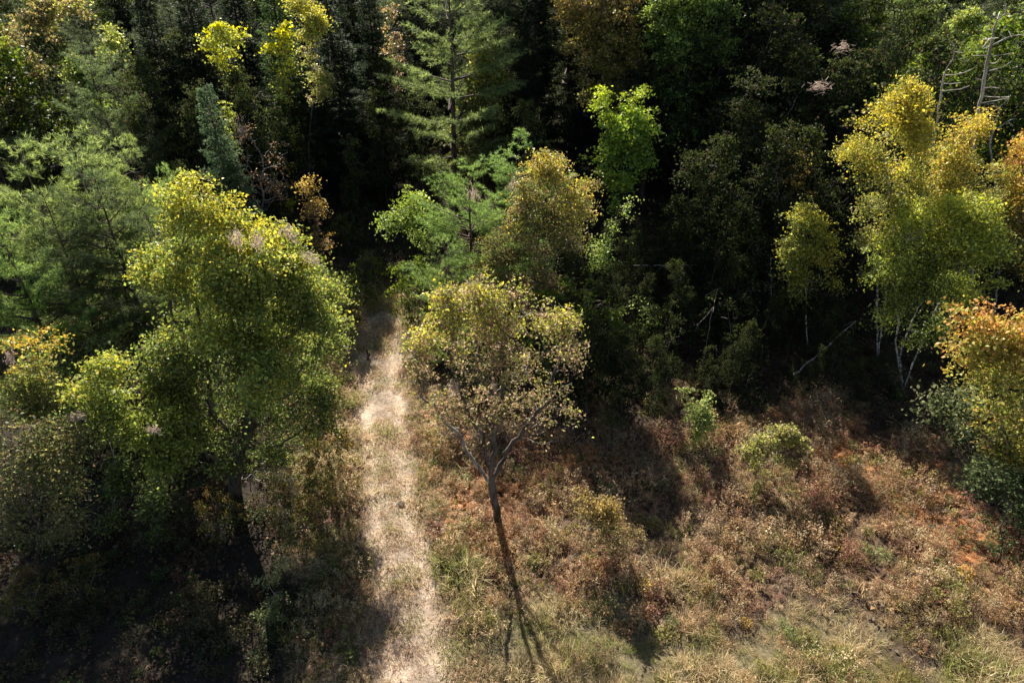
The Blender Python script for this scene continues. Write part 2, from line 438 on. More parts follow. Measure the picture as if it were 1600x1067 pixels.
def join(*parts):
    Vs, Fs, off = [], [], 0
    for V, Fc in parts: Vs.append(V); Fs.append(Fc+off); off += len(V)
    return np.concatenate(Vs), np.concatenate(Fs)
def fern(r, fronds, L):
    Vs, Fs, off = [], [], 0
    for k in range(fronds):
        az = r.uniform(0, 6.28); out_ = np.array([math.cos(az), math.sin(az), 0]); side = np.array([-out_[1], out_[0], 0])
        l = L*r.uniform(.7, 1.15); nseg = 9; rise = r.uniform(.35, .8)
        for s in np.linspace(.22, 1, nseg):
            p = out_*l*s*.9+np.array([0, 0, l*(rise*math.sin(s*2.3))*.6+.05]); w = l*.33*(1.05-s)+.02
            for sg in (-1, 1):
                tipp = p+side*sg*w+out_*w*.35+np.array([0, 0, -w*.15+r.normal()*.015])
                a = p-out_*l*.028; c = p+out_*l*.028; mm_ = (p+tipp)/2+out_*l*.035
                Vs += [a, (a+tipp)/2-out_*l*.01, tipp, mm_ if sg else c]; Fs.append([off, off+1, off+2, off+3]); off += 4
    return np.array(Vs), np.array(Fs)
def weed(r, stems, h, leaf, nl, heads=True):
    P, S_ = [], []
    chains = []
    for k in range(stems):
        b = np.array([*r.normal(size=2)*.10, 0]); d = unit(np.array([*r.normal(size=2)*.28, 1.])); H = h*r.uniform(.6, 1.15)
        pts = [b, b+d*H*.5, b+d*H+np.array([*r.normal(size=2)*.05, 0])]; chains.append((pts, [.006, .005, .003]))
        for q in range(nl): P.append(b+d*H*r.uniform(.15, 1)+r.normal(size=3)*.05)
        if heads:
            for q in range(8): P.append(pts[2]+r.normal(size=3)*np.array([.05, .05, .035]))
    V1, F1 = tubes(chains); V2, F2 = leaf_geo(r, np.array(P), leaf, up=.3, aspect=.4, droop=.5)
    return join((V1, F1), (V2, F2))
def litter(r, n, rad, leaf):
    P = np.concatenate([r.normal(size=(n, 2))*rad, r.uniform(.01, .05, (n, 1))], 1)
    return leaf_geo(r, P, leaf, up=3.0, aspect=.7, fold=.2)
def bushlet(r, n, rad, leaf):
    P = unit(r.normal(size=(n, 3)))*rad*r.random((n, 1))**.4; P[:, 2] = np.abs(P[:, 2])*1.1+.03
    return leaf_geo(r, P, leaf, up=.5, aspect=.6)
COVER = {}
pc = bpy.data.collections.new('cover_plants')      # not linked to the scene: only instanced
defs = []
rr = rseed(5)
for k in range(3): defs.append(('grass', blades(rr, 46, .42, .26, .014, .55)))
for k in range(2): defs.append(('short', blades(rr, 34, .13, .22, .012, .8)))
for k in range(3): defs.append(('fern', fern(rr, 6, .52)))
for k in range(3): defs.append(('weed', weed(rr, 5, .62, .07, 9)))
for k in range(2): defs.append(('litter', litter(rr, 34, .28, .085)))
for k in range(2): defs.append(('bushlet', bushlet(rr, 120, .24, .06)))
for i, (k, (V, Fc)) in enumerate(defs):
    o = cover_proto('plant_%02d' % i, V, Fc); pc.objects.link(o); COVER.setdefault(k, []).append(i)

def cover_tree():
    ng = bpy.data.node_groups.new('scatter', 'GeometryNodeTree')
    ng.interface.new_socket('Geometry', in_out='INPUT', socket_type='NodeSocketGeometry')
    ng.interface.new_socket('Geometry', in_out='OUTPUT', socket_type='NodeSocketGeometry')
    a = ng.nodes.new('NodeGroupInput'); z = ng.nodes.new('NodeGroupOutput')
    mp = ng.nodes.new('GeometryNodeMeshToPoints'); ip = ng.nodes.new('GeometryNodeInstanceOnPoints')
    ci = ng.nodes.new('GeometryNodeCollectionInfo'); ci.inputs['Collection'].default_value = pc
    ci.inputs['Separate Children'].default_value = True; ci.inputs['Reset Children'].default_value = True
    def na(name, ty):
        n = ng.nodes.new('GeometryNodeInputNamedAttribute'); n.data_type = ty; n.inputs['Name'].default_value = name; return n.outputs[0]
    ip.inputs['Pick Instance'].default_value = True
    ng.links.new(a.outputs[0], mp.inputs[0]); ng.links.new(mp.outputs[0], ip.inputs['Points']); ng.links.new(ci.outputs[0], ip.inputs['Instance'])
    ng.links.new(na('idx', 'INT'), ip.inputs['Instance Index']); ng.links.new(na('rot', 'FLOAT_VECTOR'), ip.inputs['Rotation']); ng.links.new(na('scl', 'FLOAT_VECTOR'), ip.inputs['Scale'])
    ng.links.new(ip.outputs[0], z.inputs[0]); return ng
SCAT = cover_tree()
def scatter(name, label, cat, x, y, kind, scl, col, r):
    n = len(x); scl = scl*np.clip(1+.75*fnoise(np.stack([x, y], 1), .28, len(name), 3), .45, 1.15 if kind in ('litter', 'fern', 'bushlet') else 1.8)
    me = bpy.data.meshes.new(name); me.vertices.add(n)
    me.vertices.foreach_set('co', np.stack([x, y, hz(x, y)-.01], 1).astype(np.float32).ravel())
    a = me.attributes.new('idx', 'INT', 'POINT'); a.data.foreach_set('value', r.choice(COVER[kind], n).astype(np.int32))
    rot = np.zeros((n, 3), np.float32); rot[:, 2] = r.uniform(0, 6.28, n); rot[:, :2] = r.normal(size=(n, 2))*.12
    a = me.attributes.new('rot', 'FLOAT_VECTOR', 'POINT'); a.data.foreach_set('vector', rot.ravel())
    s = np.repeat((scl*r.uniform(.7, 1.35, n))[:, None], 3, 1).astype(np.float32)
    a = me.attributes.new('scl', 'FLOAT_VECTOR', 'POINT'); a.data.foreach_set('vector', s.ravel())
    c = np.ones((n, 4), np.float32); c[:, :3] = col*r.uniform(.72, 1.28, (n, 1))
    a = me.attributes.new('col', 'FLOAT_COLOR', 'POINT'); a.data.foreach_set('color', c.ravel())
    o = link(name, me); md = o.modifiers.new('scatter', 'NODES'); md.node_group = SCAT
    tag(o, label, cat, kind='stuff'); return o
def choose(r, cols, w, n, p=None, seed=1, fr=.22):
    """patches of like colour"""
    cols = np.array(cols); w = np.array(w, float); g_ = np.zeros((n, len(cols)))
    for k in range(len(cols)): g_[:, k] = np.log(w[k])+1.1*fnoise(p, fr, seed*31+k, 2)-np.log(-np.log(r.random(n)))*.6
    return cols[g_.argmax(1)]
def field(density, ylim=(8.5, 40), seed=1):
    r = rseed(seed); y0, y1 = ylim
    xw = 34; n = int(density*(y1-y0)*2*xw)
    x = r.uniform(-xw, xw, n); y = r.uniform(y0, y1, n)
    px, py = to_px(x, y); k = (px > -120) & (px < 1720) & (py < 1130)
    return r, x[k], y[k]
STRAW = (.52, .43, .26); SGREEN = (.27, .28, .10); TAN = (.52, .39, .24); RUSTY = (.40, .26, .14); ORANGE = (.56, .28, .12); MAROON = (.30, .16, .11); DBR = (.24, .17, .115); OLIVE = (.24, .22, .07); LGREEN = (.19, .23, .08)
# straw grass
r, x, y = field(36, seed=11); tr, fo, st, orr, ol, px, py = ground_masks(x, y)
p = np.stack([x, y], 1); k = (r.random(len(x)) < np.clip(st*1.0+.16*(1-fo)*(1-tr)+ol*.35, 0, 1)*(1-tr)*(1-.85*fo)*(.6+.5*fnoise(p, .5, 61, 2)))
xs, ys, ps = x[k], y[k], p[k]
scatter('meadow_grass', 'long straw coloured grass with green patches in the clearing', 'grass', xs, ys, 'grass', .8, choose(r, [STRAW, SGREEN, TAN, OLIVE], [1.0, .8, .6, .4], len(xs), ps, 3), r)
# short grass on the track
r, x, y = field(45, ylim=(8, 36), seed=12); tr, fo, st, orr, ol, px, py = ground_masks(x, y); p = np.stack([x, y], 1)
dd = np.abs(track_d(x, y)); rut = np.exp(-((dd-.55)/.24)**2)
k = (dd < 1.5) & (fo < .5) & (r.random(len(x)) < (1-.5*rut)*np.clip(.75+.6*fnoise(p, .5, 62, 2)+.6*(dd > .8), .15, 1))
scatter('track_grass', 'short dry grass and stubble growing on the sandy track', 'grass', x[k], y[k], 'short', 1.0, choose(r, [(.54, .41, .28), (.56, .45, .32), SGREEN, (.42, .29, .19), (.34, .30, .16)], [1, .8, .7, .9, .8], k.sum(), p[k], 4, .5), r)
# ferns
r, x, y = field(20, seed=13); tr, fo, st, orr, ol, px, py = ground_masks(x, y); p = np.stack([x, y], 1)
k = r.random(len(x)) < np.clip(.22+orr*.8-.7*st-tr*2-.45*fo+.3*fnoise(p, .3, 63, 2), 0, 1)
oc = np.where((orr[k] > .4)[:, None], choose(r, [ORANGE, RUSTY, MAROON, TAN], [2.2, .9, .5, .3], k.sum(), p[k], 5), choose(r, [TAN, RUSTY, MAROON, DBR, OLIVE], [.8, 1, .7, .6, .3], k.sum(), p[k], 6))
oc = np.where((fo[k] > .45)[:, None], choose(r, [(.10, .07, .045), (.07, .075, .03), (.12, .085, .05)], [1, 1, .6], k.sum(), p[k], 51), oc)  # dark fern colours stand in for shade under the trees
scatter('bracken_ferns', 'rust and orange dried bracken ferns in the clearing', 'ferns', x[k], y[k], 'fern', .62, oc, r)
# weeds
r, x, y = field(34, seed=14); tr, fo, st, orr, ol, px, py = ground_masks(x, y); p = np.stack([x, y], 1)
k = r.random(len(x)) < np.clip(.55+ol*.3-.6*st-tr*2-.35*fo+.35*fnoise(p, .25, 64, 2), 0, 1)
xs, ys = x[k], y[k]
wc = np.where((ol[k] > .3)[:, None], choose(r, [OLIVE, STRAW, MAROON, TAN, LGREEN, RUSTY], [.9, 1.1, .5, 1.1, .35, .6], k.sum(), p[k], 7), choose(r, [TAN, DBR, RUSTY, MAROON, OLIVE, STRAW], [1, .6, .9, .6, .4, .5], k.sum(), p[k], 8))
wc = np.where((fo[k] > .45)[:, None], choose(r, [(.10, .08, .05), (.06, .07, .03), (.13, .10, .06)], [1, 1, .6], k.sum(), p[k], 52), wc)  # weeds darkened the same way, shade put into their colour
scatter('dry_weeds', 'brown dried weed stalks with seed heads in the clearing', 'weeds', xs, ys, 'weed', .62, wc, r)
# low leafy plants
r, x, y = field(5, ylim=(8.5, 60), seed=15); tr, fo, st, orr, ol, px, py = ground_masks(x, y); p = np.stack([x, y], 1)
k = r.random(len(x)) < np.clip(.35+.35*fo+.4*fnoise(p, .2, 65, 2)-tr*2-.4*st, 0, 1)
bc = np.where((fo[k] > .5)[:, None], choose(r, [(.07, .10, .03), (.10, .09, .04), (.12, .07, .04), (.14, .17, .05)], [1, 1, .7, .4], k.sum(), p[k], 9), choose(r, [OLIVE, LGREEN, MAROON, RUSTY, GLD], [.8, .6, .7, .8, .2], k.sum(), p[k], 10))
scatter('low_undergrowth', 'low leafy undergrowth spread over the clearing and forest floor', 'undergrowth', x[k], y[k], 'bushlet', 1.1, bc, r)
# fallen leaves
r, x, y = field(7, ylim=(8.5, 60), seed=16); tr, fo, st, orr, ol, px, py = ground_masks(x, y); p = np.stack([x, y], 1)
k = r.random(len(x)) < np.clip(.25+.3*fo-tr*2-.3*st+.3*orr-.4*(fo > .5)*(px < 480), 0, 1)
scatter('fallen_leaves', 'brown and orange fallen leaves on the forest floor', 'leaf litter', x[k], y[k], 'litter', 1.3, choose(r, [(.15, .09, .05), (.24, .13, .06), (.11, .08, .055), (.32, .20, .09)], [1, .5, .8, .25], k.sum(), p[k], 11), r)

# ------------------------------------------------------------------ conifers
def needle_tufts(r, P, D, n, L, w, spread=.8, g=.0):
    """n needles per tuft at P pointing about D"""
    P = np.repeat(P, n, 0); D = np.repeat(D, n, 0)
    d = unit(D+r.normal(size=P.shape)*spread+np.array([0, 0, g])); s = unit(np.cross(d, r.normal(size=P.shape)))*w*.5
    l = L*r.uniform(.7, 1.25, (len(P), 1))
    V = np.stack([P-s, P+s, P+d*l+s*.25, P+d*l-s*.25], 1).reshape(-1, 3)
    return V, np.arange(len(V)).reshape(-1, 4)
def conifer_meshes(tagn, seed, h, R, cb, kind):
    r = rseed(seed); chains = []; TP, TD, TT = [], [], []
    bend = r.normal(size=2)*.02*h
    ax = lambda z: np.array([bend[0]*math.sin(z/h*2.2), bend[1]*math.sin(z/h*2.2), z])
    zs = np.linspace(-.2, h, 18); r0 = h*.0125+.02
    trunk = [([ax(z) for z in zs], [max(.012, r0*(1-.96*max(z, 0)/h)) for z in zs])]
    z = cb*h
    while z < h*.985:
        f = (z/h-cb)/(1-cb)
        if kind == 'pine':
            env = R*(math.sin(min(1, (1-f)*1.25)*math.pi/2)**.8)*(.55+.45*min(1, f*4)); nb = r.integers(3, 6); dz = r.uniform(.38, .75)
        else:
            env = R*(1-f)**.9*(.7+.3*min(1, f*6)); nb = r.integers(6, 9); dz = r.uniform(.17, .27)
        for b in range(nb):
            if r.random() < (.16 if kind == 'pine' else .05): continue
            az = r.uniform(0, 6.28); L = env*r.uniform(.6, 1.18)+.12
            o_ = np.array([math.cos(az), math.sin(az), 0]); sd2 = np.array([-o_[1], o_[0], 0])
            if kind == 'pine': pitch = r.uniform(-.05, .3)+f*.45; curve = .12
            else: pitch = -.28+f*.75; curve = .14
            st = ax(z+r.normal()*.08); m_ = 7
            pts = [st+o_*L*s*math.cos(pitch)+np.array([0, 0, L*(s*math.sin(pitch)+curve*s*s)])+sd2*L*.06*math.sin(s*3+b) for s in np.linspace(0, 1, m_)]
            chains.append((pts, [max(.006, (.012+.011*L)*(1-.85*s)) for s in np.linspace(0, 1, m_)]))
            pts = np.array(pts)
            ds = .24 if kind == 'pine' else .13
            nt_ = max(3, int(L/ds))
            for s in np.linspace(.28 if kind == 'pine' else .12, 1, nt_):
                fi = s*(m_-1); i0 = min(int(fi), m_-2); c = pts[i0]*(1-(fi-i0))+pts[i0+1]*(fi-i0)
                for sg in (-1, 1):
                    tl = (L*.34*(1.12-s)+.13)*r.uniform(.6, 1.2)
                    td = unit(o_*.75+sd2*sg*.9+np.array([0, 0, .12+r.normal()*.18 if kind == 'pine' else -.12+r.normal()*.12]))
                    k2 = max(1, int(tl/(.13 if kind == 'pine' else .10)))
                    for u in np.linspace(1/k2, 1, k2):
                        TP.append(c+td*tl*u); TD.append(td); TT.append(f*.5+s*.5)
                    if kind == 'pine' and tl > .35: chains.append(([c, c+td*tl], [.007, .004]))
            TP.append(pts[-1]); TD.append(unit(pts[-1]-pts[-2])); TT.append(1)
        z += dz
    TP, TD, TT = np.array(TP), np.array(TD), np.array(TT)
    if kind == 'pine': n, L_, w_, sp, g_ = 15, .17, .018, .8, .35
    else: n, L_, w_, sp, g_ = 6, .13, .036, .75, .05
    V, Fc = needle_tufts(r, TP, TD, n, L_, w_, sp, g_)
    C = np.array([(.17, .21, .10), (.23, .27, .13), (.12, .155, .08)]) if kind == 'pine' else np.array([(.045, .062, .032), (.06, .085, .042), (.032, .048, .027)])
    ci = r.integers(0, 3, len(TP)); c = C[ci]*(1+.35*(TT[:, None]-.5))
    c = np.repeat(c, n*4, 0)
    Vb, Fb = tubes(chains, lambda q: 4 if q > .03 else 3); Vt, Ft = tubes(trunk, lambda q: 8)
    return [('trunk', mk_mesh(tagn+'_trunk', Vt, Ft, B_PINE, smooth=True)), ('branches', mk_mesh(tagn+'_branches', Vb, Fb, B_PINE, smooth=True)),
            ('crown', mk_mesh(tagn+'_needles', V, Fc, M_NEEDLE, c))]
PINES = [(conifer_meshes('pine', 41+k, h, R, cb, 'pine'), h) for k, (h, R, cb) in enumerate([(11, 3.0, .14), (12, 2.9, .2), (10, 3.2, .1)])]
SPRUCES = [(conifer_meshes('spruce', 51+k, h, R, cb, 'spruce'), h) for k, (h, R, cb) in enumerate([(10, 1.7, .05), (12, 1.6, .06)])]

# broadleaf protos for the repeats deeper in the forest
def proto_broad(seed, h, R, cb, pal, nleaf, leaf, bk, **kw):
    r = rseed(seed); n = 330
    nl = 9; A = []
    for k in range(nl):
        f = (k+.5)/nl; zc = h*(cb+(1-cb)*f*.92); rr_ = R*(.35+.65*math.sin(min(1, (1.08-f))*math.pi*.62))
        c = np.array([*(r.normal(size=2)*rr_*.38), zc]); v = unit(r.normal(size=(n//nl, 3)))*(rr_*.62)*(r.random((n//nl, 1))**.4); A.append(c+v)
    o = make_tree('proto', None, None, (0, 0, 0), np.concatenate(A), pal, nleaf, leaf, bk=bk, seed=seed, step=.42, kill=.55, split_limbs=False, **kw)
    res = [(c.name.split('.')[0], c.data) for c in o.children]
    for c in list(o.children): bpy.data.objects.remove(c)
    bpy.data.objects.remove(o); return res, h
PAL_G = [(.2, 1, GRN), (.7, 1, (.18, .26, .045)), (1.0, .7, (.26, .34, .06)), (.9, .12, YEL)]
PAL_D = [(.2, 1, DGR), (.7, 1, GRN), (1.0, .6, (.15, .19, .05)), (.8, .2, BRN)]  # leaf colours lowered to stand in for deep shade
PAL_Y = [(.2, .8, OLV), (.5, .6, GRN), (.8, 1, YG), (1.0, .8, YEL)]
PAL_O = [(.2, .8, OLV), (.6, 1, GLD), (1.0, .6, ORG), (.8, .5, BRN)]
BROAD = {'green': [proto_broad(61, 11, 2.6, .25, PAL_G, 11000, .17, B_DARK, gap=.5), proto_broad(62, 12, 2.9, .3, PAL_G, 12000, .17, B_DARK, gap=.5)],
         'dark': [proto_broad(63, 10, 2.7, .2, PAL_D, 10000, .15, B_DARK, gap=.6, leafmat=M_SHADE), proto_broad(64, 12, 2.4, .25, PAL_D, 9000, .15, B_DARK, gap=.7, leafmat=M_SHADE)],
         'yellow': [proto_broad(65, 10, 2.2, .25, PAL_Y, 9500, .16, B_GREY, gap=.6)],
         'gold': [proto_broad(66, 11, 2.5, .28, PAL_O, 9500, .15, B_GREY, gap=.6)]}
def proto_shrub(seed, h, R, pal, nleaf, leaf, lm=None):
    bq = B_DARK if lm else B_GREY
    r = rseed(seed); A = unit(r.normal(size=(150, 3)))*(r.random((150, 1))**.4); A = A*np.array([R, R, h*.5])+np.array([0, 0, h*.56])
    st = [(math.cos(a)*R*.6, math.sin(a)*R*.6, h*.6) for a in r.uniform(0, 6.28, 5)]
    o = make_tree('proto', None, None, (0, 0, 0), A, pal, nleaf, leaf, bk=bq, seed=seed, step=.22, kill=.3, stems=st, trunk_h=h*.3, tip=.006, spread=.13, gap=.5, leafmat=lm or M_LEAF, split_limbs=False)
    res = [(c.name.split('.')[0], c.data) for c in o.children]
    for c in list(o.children): bpy.data.objects.remove(c)
    bpy.data.objects.remove(o); return res, h
SHRUB = {'dark': [proto_shrub(71, 2.6, 1.3, PAL_D, 2000, .11, M_SHADE), proto_shrub(72, 3.4, 1.2, PAL_D, 1800, .11, M_SHADE)],
         'olive': [proto_shrub(73, 2.4, 1.2, [(.3, 1, OLV), (.7, .7, YG), (1, .5, GLD), (.8, .4, RST)], 2400, .10)],
         'green': [proto_shrub(74, 2.8, 1.3, PAL_G, 2600, .11)]}

def place(proto, name, label, cat, loc, h, group=None, wide=1.0, tint=(1, 1, 1), rz=None, lean=(0, 0)):
    parts, h0 = proto
    s = h/h0
    o = empty(name, (loc[0], loc[1], hz1(loc[0], loc[1])))
    o.scale = (s*wide, s*wide, s); o.rotation_euler = (lean[1], lean[0], random.uniform(0, 6.28) if rz is None else rz)
    for pn, me in parts:
        c = link(pn, me, o)
        if pn == 'crown': c.color = (*tint, 1)
        if pn != 'trunk': c['kind'] = 'stuff'
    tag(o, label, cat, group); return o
def from_top(px, py, Y):            # where a tree stands whose tip shows there when it stands Y metres off
    p, _ = at_y(px, py, Y); return p

# pines and spruces picked out in the photograph: (proto, tip x, tip y, distance, width, tint, label); low tints put shade into the needles
CON = [
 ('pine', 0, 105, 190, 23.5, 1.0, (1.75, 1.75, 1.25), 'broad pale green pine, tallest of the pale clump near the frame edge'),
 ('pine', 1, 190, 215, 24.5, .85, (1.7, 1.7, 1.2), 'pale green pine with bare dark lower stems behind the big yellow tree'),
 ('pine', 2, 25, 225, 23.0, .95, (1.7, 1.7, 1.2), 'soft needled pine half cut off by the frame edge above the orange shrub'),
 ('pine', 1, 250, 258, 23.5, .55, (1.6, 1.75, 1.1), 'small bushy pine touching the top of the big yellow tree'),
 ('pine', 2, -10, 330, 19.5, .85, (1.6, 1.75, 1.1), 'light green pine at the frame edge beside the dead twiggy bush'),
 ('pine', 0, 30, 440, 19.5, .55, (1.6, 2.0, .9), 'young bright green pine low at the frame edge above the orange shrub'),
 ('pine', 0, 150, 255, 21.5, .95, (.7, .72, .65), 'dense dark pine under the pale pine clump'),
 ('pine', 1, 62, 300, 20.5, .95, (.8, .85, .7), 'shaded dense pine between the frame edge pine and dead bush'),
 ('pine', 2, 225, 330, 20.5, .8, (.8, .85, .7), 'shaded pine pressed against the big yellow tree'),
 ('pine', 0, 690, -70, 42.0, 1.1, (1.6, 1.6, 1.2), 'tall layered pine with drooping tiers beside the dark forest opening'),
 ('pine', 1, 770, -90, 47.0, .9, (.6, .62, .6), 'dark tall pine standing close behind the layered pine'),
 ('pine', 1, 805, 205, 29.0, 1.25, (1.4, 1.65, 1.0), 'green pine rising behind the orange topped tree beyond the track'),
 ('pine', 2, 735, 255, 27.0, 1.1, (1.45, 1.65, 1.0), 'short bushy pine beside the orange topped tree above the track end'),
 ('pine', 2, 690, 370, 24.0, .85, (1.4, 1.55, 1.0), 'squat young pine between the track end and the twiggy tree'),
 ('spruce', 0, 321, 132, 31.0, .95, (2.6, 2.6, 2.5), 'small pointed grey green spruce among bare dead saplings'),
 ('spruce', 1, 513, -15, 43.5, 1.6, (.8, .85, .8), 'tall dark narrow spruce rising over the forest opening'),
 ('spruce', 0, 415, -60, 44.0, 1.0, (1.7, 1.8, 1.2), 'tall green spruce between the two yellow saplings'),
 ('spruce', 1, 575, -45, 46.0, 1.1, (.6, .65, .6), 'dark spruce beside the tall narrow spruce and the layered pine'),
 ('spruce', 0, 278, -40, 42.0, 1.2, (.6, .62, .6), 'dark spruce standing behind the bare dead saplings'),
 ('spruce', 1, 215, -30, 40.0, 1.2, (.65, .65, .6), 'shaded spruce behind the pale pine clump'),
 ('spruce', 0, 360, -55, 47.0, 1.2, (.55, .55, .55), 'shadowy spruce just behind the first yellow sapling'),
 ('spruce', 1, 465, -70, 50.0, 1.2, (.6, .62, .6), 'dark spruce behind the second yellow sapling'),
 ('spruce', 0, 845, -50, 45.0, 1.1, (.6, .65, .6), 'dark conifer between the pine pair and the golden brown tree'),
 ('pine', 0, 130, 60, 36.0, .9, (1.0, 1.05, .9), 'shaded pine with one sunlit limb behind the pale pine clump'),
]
for kd, pi, tx, ty, Y, wd, tint, lab in CON:
    p = from_top(tx, ty, Y)
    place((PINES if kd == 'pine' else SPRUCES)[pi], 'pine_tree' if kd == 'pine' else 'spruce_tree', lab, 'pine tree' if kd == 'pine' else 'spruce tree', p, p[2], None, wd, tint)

# ------------------------------------------------------------------ trees shaped one by one
hero('birch_tree', 'big yellow topped green tree overhanging the near side of the track', (368, 775),
     [(305, 325, 48), (365, 345, 42), (258, 410, 50), (335, 430, 72), (415, 410, 58), (470, 455, 50), (495, 500, 34), (280, 520, 60), (385, 530, 80), (478, 550, 48), (300, 600, 50), (415, 620, 66), (480, 625, 36), (345, 665, 46), (250, 560, 34), (505, 470, 30, 3.2), (500, 540, 34, 2.6), (492, 595, 30, 1.6), (440, 690, 34), (370, 710, 34), (500, 660, 26), (410, 590, 50, -1.5), (300, 670, 34, -1)],
     [(.1, 1, GRN), (.4, 1.1, (.19, .23, .07)), (.7, 1, (.27, .33, .08)), (.9, 1, YG), (1.12, 1.4, YEL), (.3, .25, BRN)], 110000, .098, per=1.2, lowthin=.5, cat='tree', trunk_h=2.0, rmax=.22, rfix=True, gap=.35, spread=.2)
hero('autumn_tree', 'twiggy yellow tree with forked dark trunk in the middle of the rusty clearing', (781, 822),
     [(752, 462, 38), (700, 492, 38), (805, 482, 30), (868, 492, 34), (885, 545, 28), (872, 600, 34), (652, 585, 24), (715, 545, 34), (785, 560, 42), (835, 640, 30), (712, 640, 34), (768, 620, 34), (660, 530, 24), (750, 520, 40), (790, 650, 34), (830, 580, 38), (740, 680, 26), (680, 620, 26), (690, 680, 24), (845, 680, 22), (655, 640, 22), (880, 640, 20)],
     [(.1, 1, BRN), (.3, 1, OLV), (.5, .6, (.30, .24, .13)), (.75, 1, (.34, .27, .15)), (1.1, 1, YEL), (.9, .9, YG), (.6, .4, PNK)], 17500, .085, per=1.7, lowthin=.35, carve=-1.5, fork_px=(768, 755), bk2=B_GREY, rfix=True, fillf=.3, trunk_h=2.0, rmax=.125, gap=.7, spread=.18, tip=.011, kill=.3, step=.25, bk=B_DARK,
     stems_px=[(680, 640), (738, 610), (775, 600), (830, 630)])
hero('autumn_tree', 'rounded tree with orange and gold top in front of the green pines', (835, 540),
     [(860, 270, 34), (900, 300, 32), (830, 300, 30), (880, 345, 45), (810, 350, 34), (775, 390, 34), (845, 400, 42), (900, 375, 28), (745, 425, 24), (800, 430, 36), (860, 450, 30)],
     [(.1, 1, BRN), (.4, 1, OLV), (.6, .6, (.30, .22, .13)), (.6, .8, (.24, .26, .09)), (.85, 1.0, (.38, .34, .12)), (1.05, 1.3, (.56, .45, .09)), (1.0, .3, ORG), (.8, .7, YG)], 24000, .11, per=1.2, lowthin=.65, gap=.5, tip=.012, bk=B_GREY)
hero('leaning_tree', 'small bright green tree leaning out over the forest opening', (700, 455),
     [(640, 335, 26), (612, 345, 18), (665, 360, 20), (650, 315, 14)], [(.3, 1, BGR), (1, 1, (.34, .42, .08))], 3600, .13, gap=.4, bk=B_GREY, rmax=.08)
hero('maple_tree', 'bright yellow green tree lit up before the dark forest beside the golden brown one', (985, 420),
     [(950, 165, 28), (990, 160, 26), (975, 200, 38), (955, 245, 28), (1000, 240, 26), (975, 285, 26), (1010, 190, 22), (965, 325, 16)], [(.2, 1, BGR), (.6, 1, (.32, .44, .07)), (1.0, 1, (.42, .48, .07))], 9500, .15, gap=.6, rmax=.16, per=1.4)
hero('maple_tree', 'tall green broadleaf tree behind the brightly lit yellow green one', (1075, 350),
     [(1080, 20, 44), (1050, 70, 44), (1105, 80, 36), (1070, 130, 46), (1085, 180, 38), (1060, 210, 28), (1040, 10, 34), (1120, 10, 30)], [(.2, 1, DGR), (.6, 1, (.14, .19, .05)), (1.0, 1, (.27, .34, .08))], 24000, .16, per=.6, gap=.35, rmax=.2)
hero('oak_tree', 'golden brown tall tree next to the pine pair reaching the frame top', (935, 330),
     [(925, 20, 42), (965, 30, 38), (900, 70, 34), (945, 85, 46), (985, 80, 28), (930, 135, 34), (960, 150, 26), (890, 10, 24)], [(.2, 1, OLV), (.6, 1, (.30, .27, .06)), (1.0, 1, GLD), (.8, .6, BRN)], 20000, .15, per=.6, gap=.4, rmax=.2)
# birches
hero('birch_tree', 'tall golden birch at the right with a pale pointed top below the dead trees', (1372, 560),
     [(1425, 160, 28), (1390, 190, 36), (1430, 205, 34), (1360, 250, 38), (1410, 265, 42), (1350, 310, 30), (1390, 330, 40), (1370, 380, 30)],
     [(.2, .8, OLV), (.5, 1, YG), (.8, 1, (.46, .43, .09)), (1.0, 1.2, (.55, .46, .08)), (.8, .4, GLD)], 22000, .10, per=1.3, bk=B_BIRCH, lowthin=.6, gap=.6, rmax=.11, stems_px=[(1375, 330), (1400, 300)])
hero('birch_tree', 'deep golden birch standing behind the three stemmed birch', (1480, 540),
     [(1515, 205, 26), (1500, 245, 36), (1475, 290, 34), (1525, 290, 36), (1560, 270, 26), (1545, 330, 40), (1585, 300, 30), (1500, 340, 34)],
     [(.2, .8, OLV), (.5, 1, YG), (.8, 1.2, GLD), (1.0, 1, YEL)], 22000, .10, per=1.3, bk=B_BIRCH, lowthin=.6, gap=.6, rmax=.11)
hero('birch_tree', 'wide yellow green birch on three white stems at the forest edge', (1412, 605),
     [(1440, 340, 36), (1500, 345, 36), (1400, 380, 36), (1455, 390, 46), (1520, 390, 44), (1380, 430, 30), (1430, 450, 42), (1500, 460, 40), (1550, 430, 26), (1390, 490, 24), (1450, 510, 26)],
     [(.15, 1, GRN), (.45, 1, (.27, .32, .07)), (.8, 1, YG), (1.05, 1, (.52, .52, .08))], 30000, .105, per=1.2, bk=B_BIRCH, lowthin=.5, gap=.6, trunk_h=3.2, rmax=.10, stems_px=[(1402, 430), (1440, 430), (1490, 430)])
hero('birch_tree', 'orange brown birch crown cut by the frame edge above the red maple', (1600, 560),
     [(1595, 240, 26), (1600, 360, 34), (1590, 410, 28), (1625, 300, 44), (1640, 380, 44), (1580, 380, 22)], [(.2, 1, OLV), (.6, 1, GLD), (1.0, .8, ORG), (.8, .8, YEL)], 15000, .12, per=.8, bk=B_BIRCH, gap=.4, rmax=.1)
hero('birch_sapling', 'thin grey leaved birch sapling with one golden streak in the dark', (1206, 478),
     [(1222, 240, 16), (1210, 280, 20), (1225, 330, 20), (1200, 300, 16)], [(.3, 1, (.30, .30, .20)), (1, .8, (.40, .38, .25)), (.7, .4, GLD)], 2400, .10, bk=B_BIRCH, rmax=.05, gap=.6, cat='sapling')
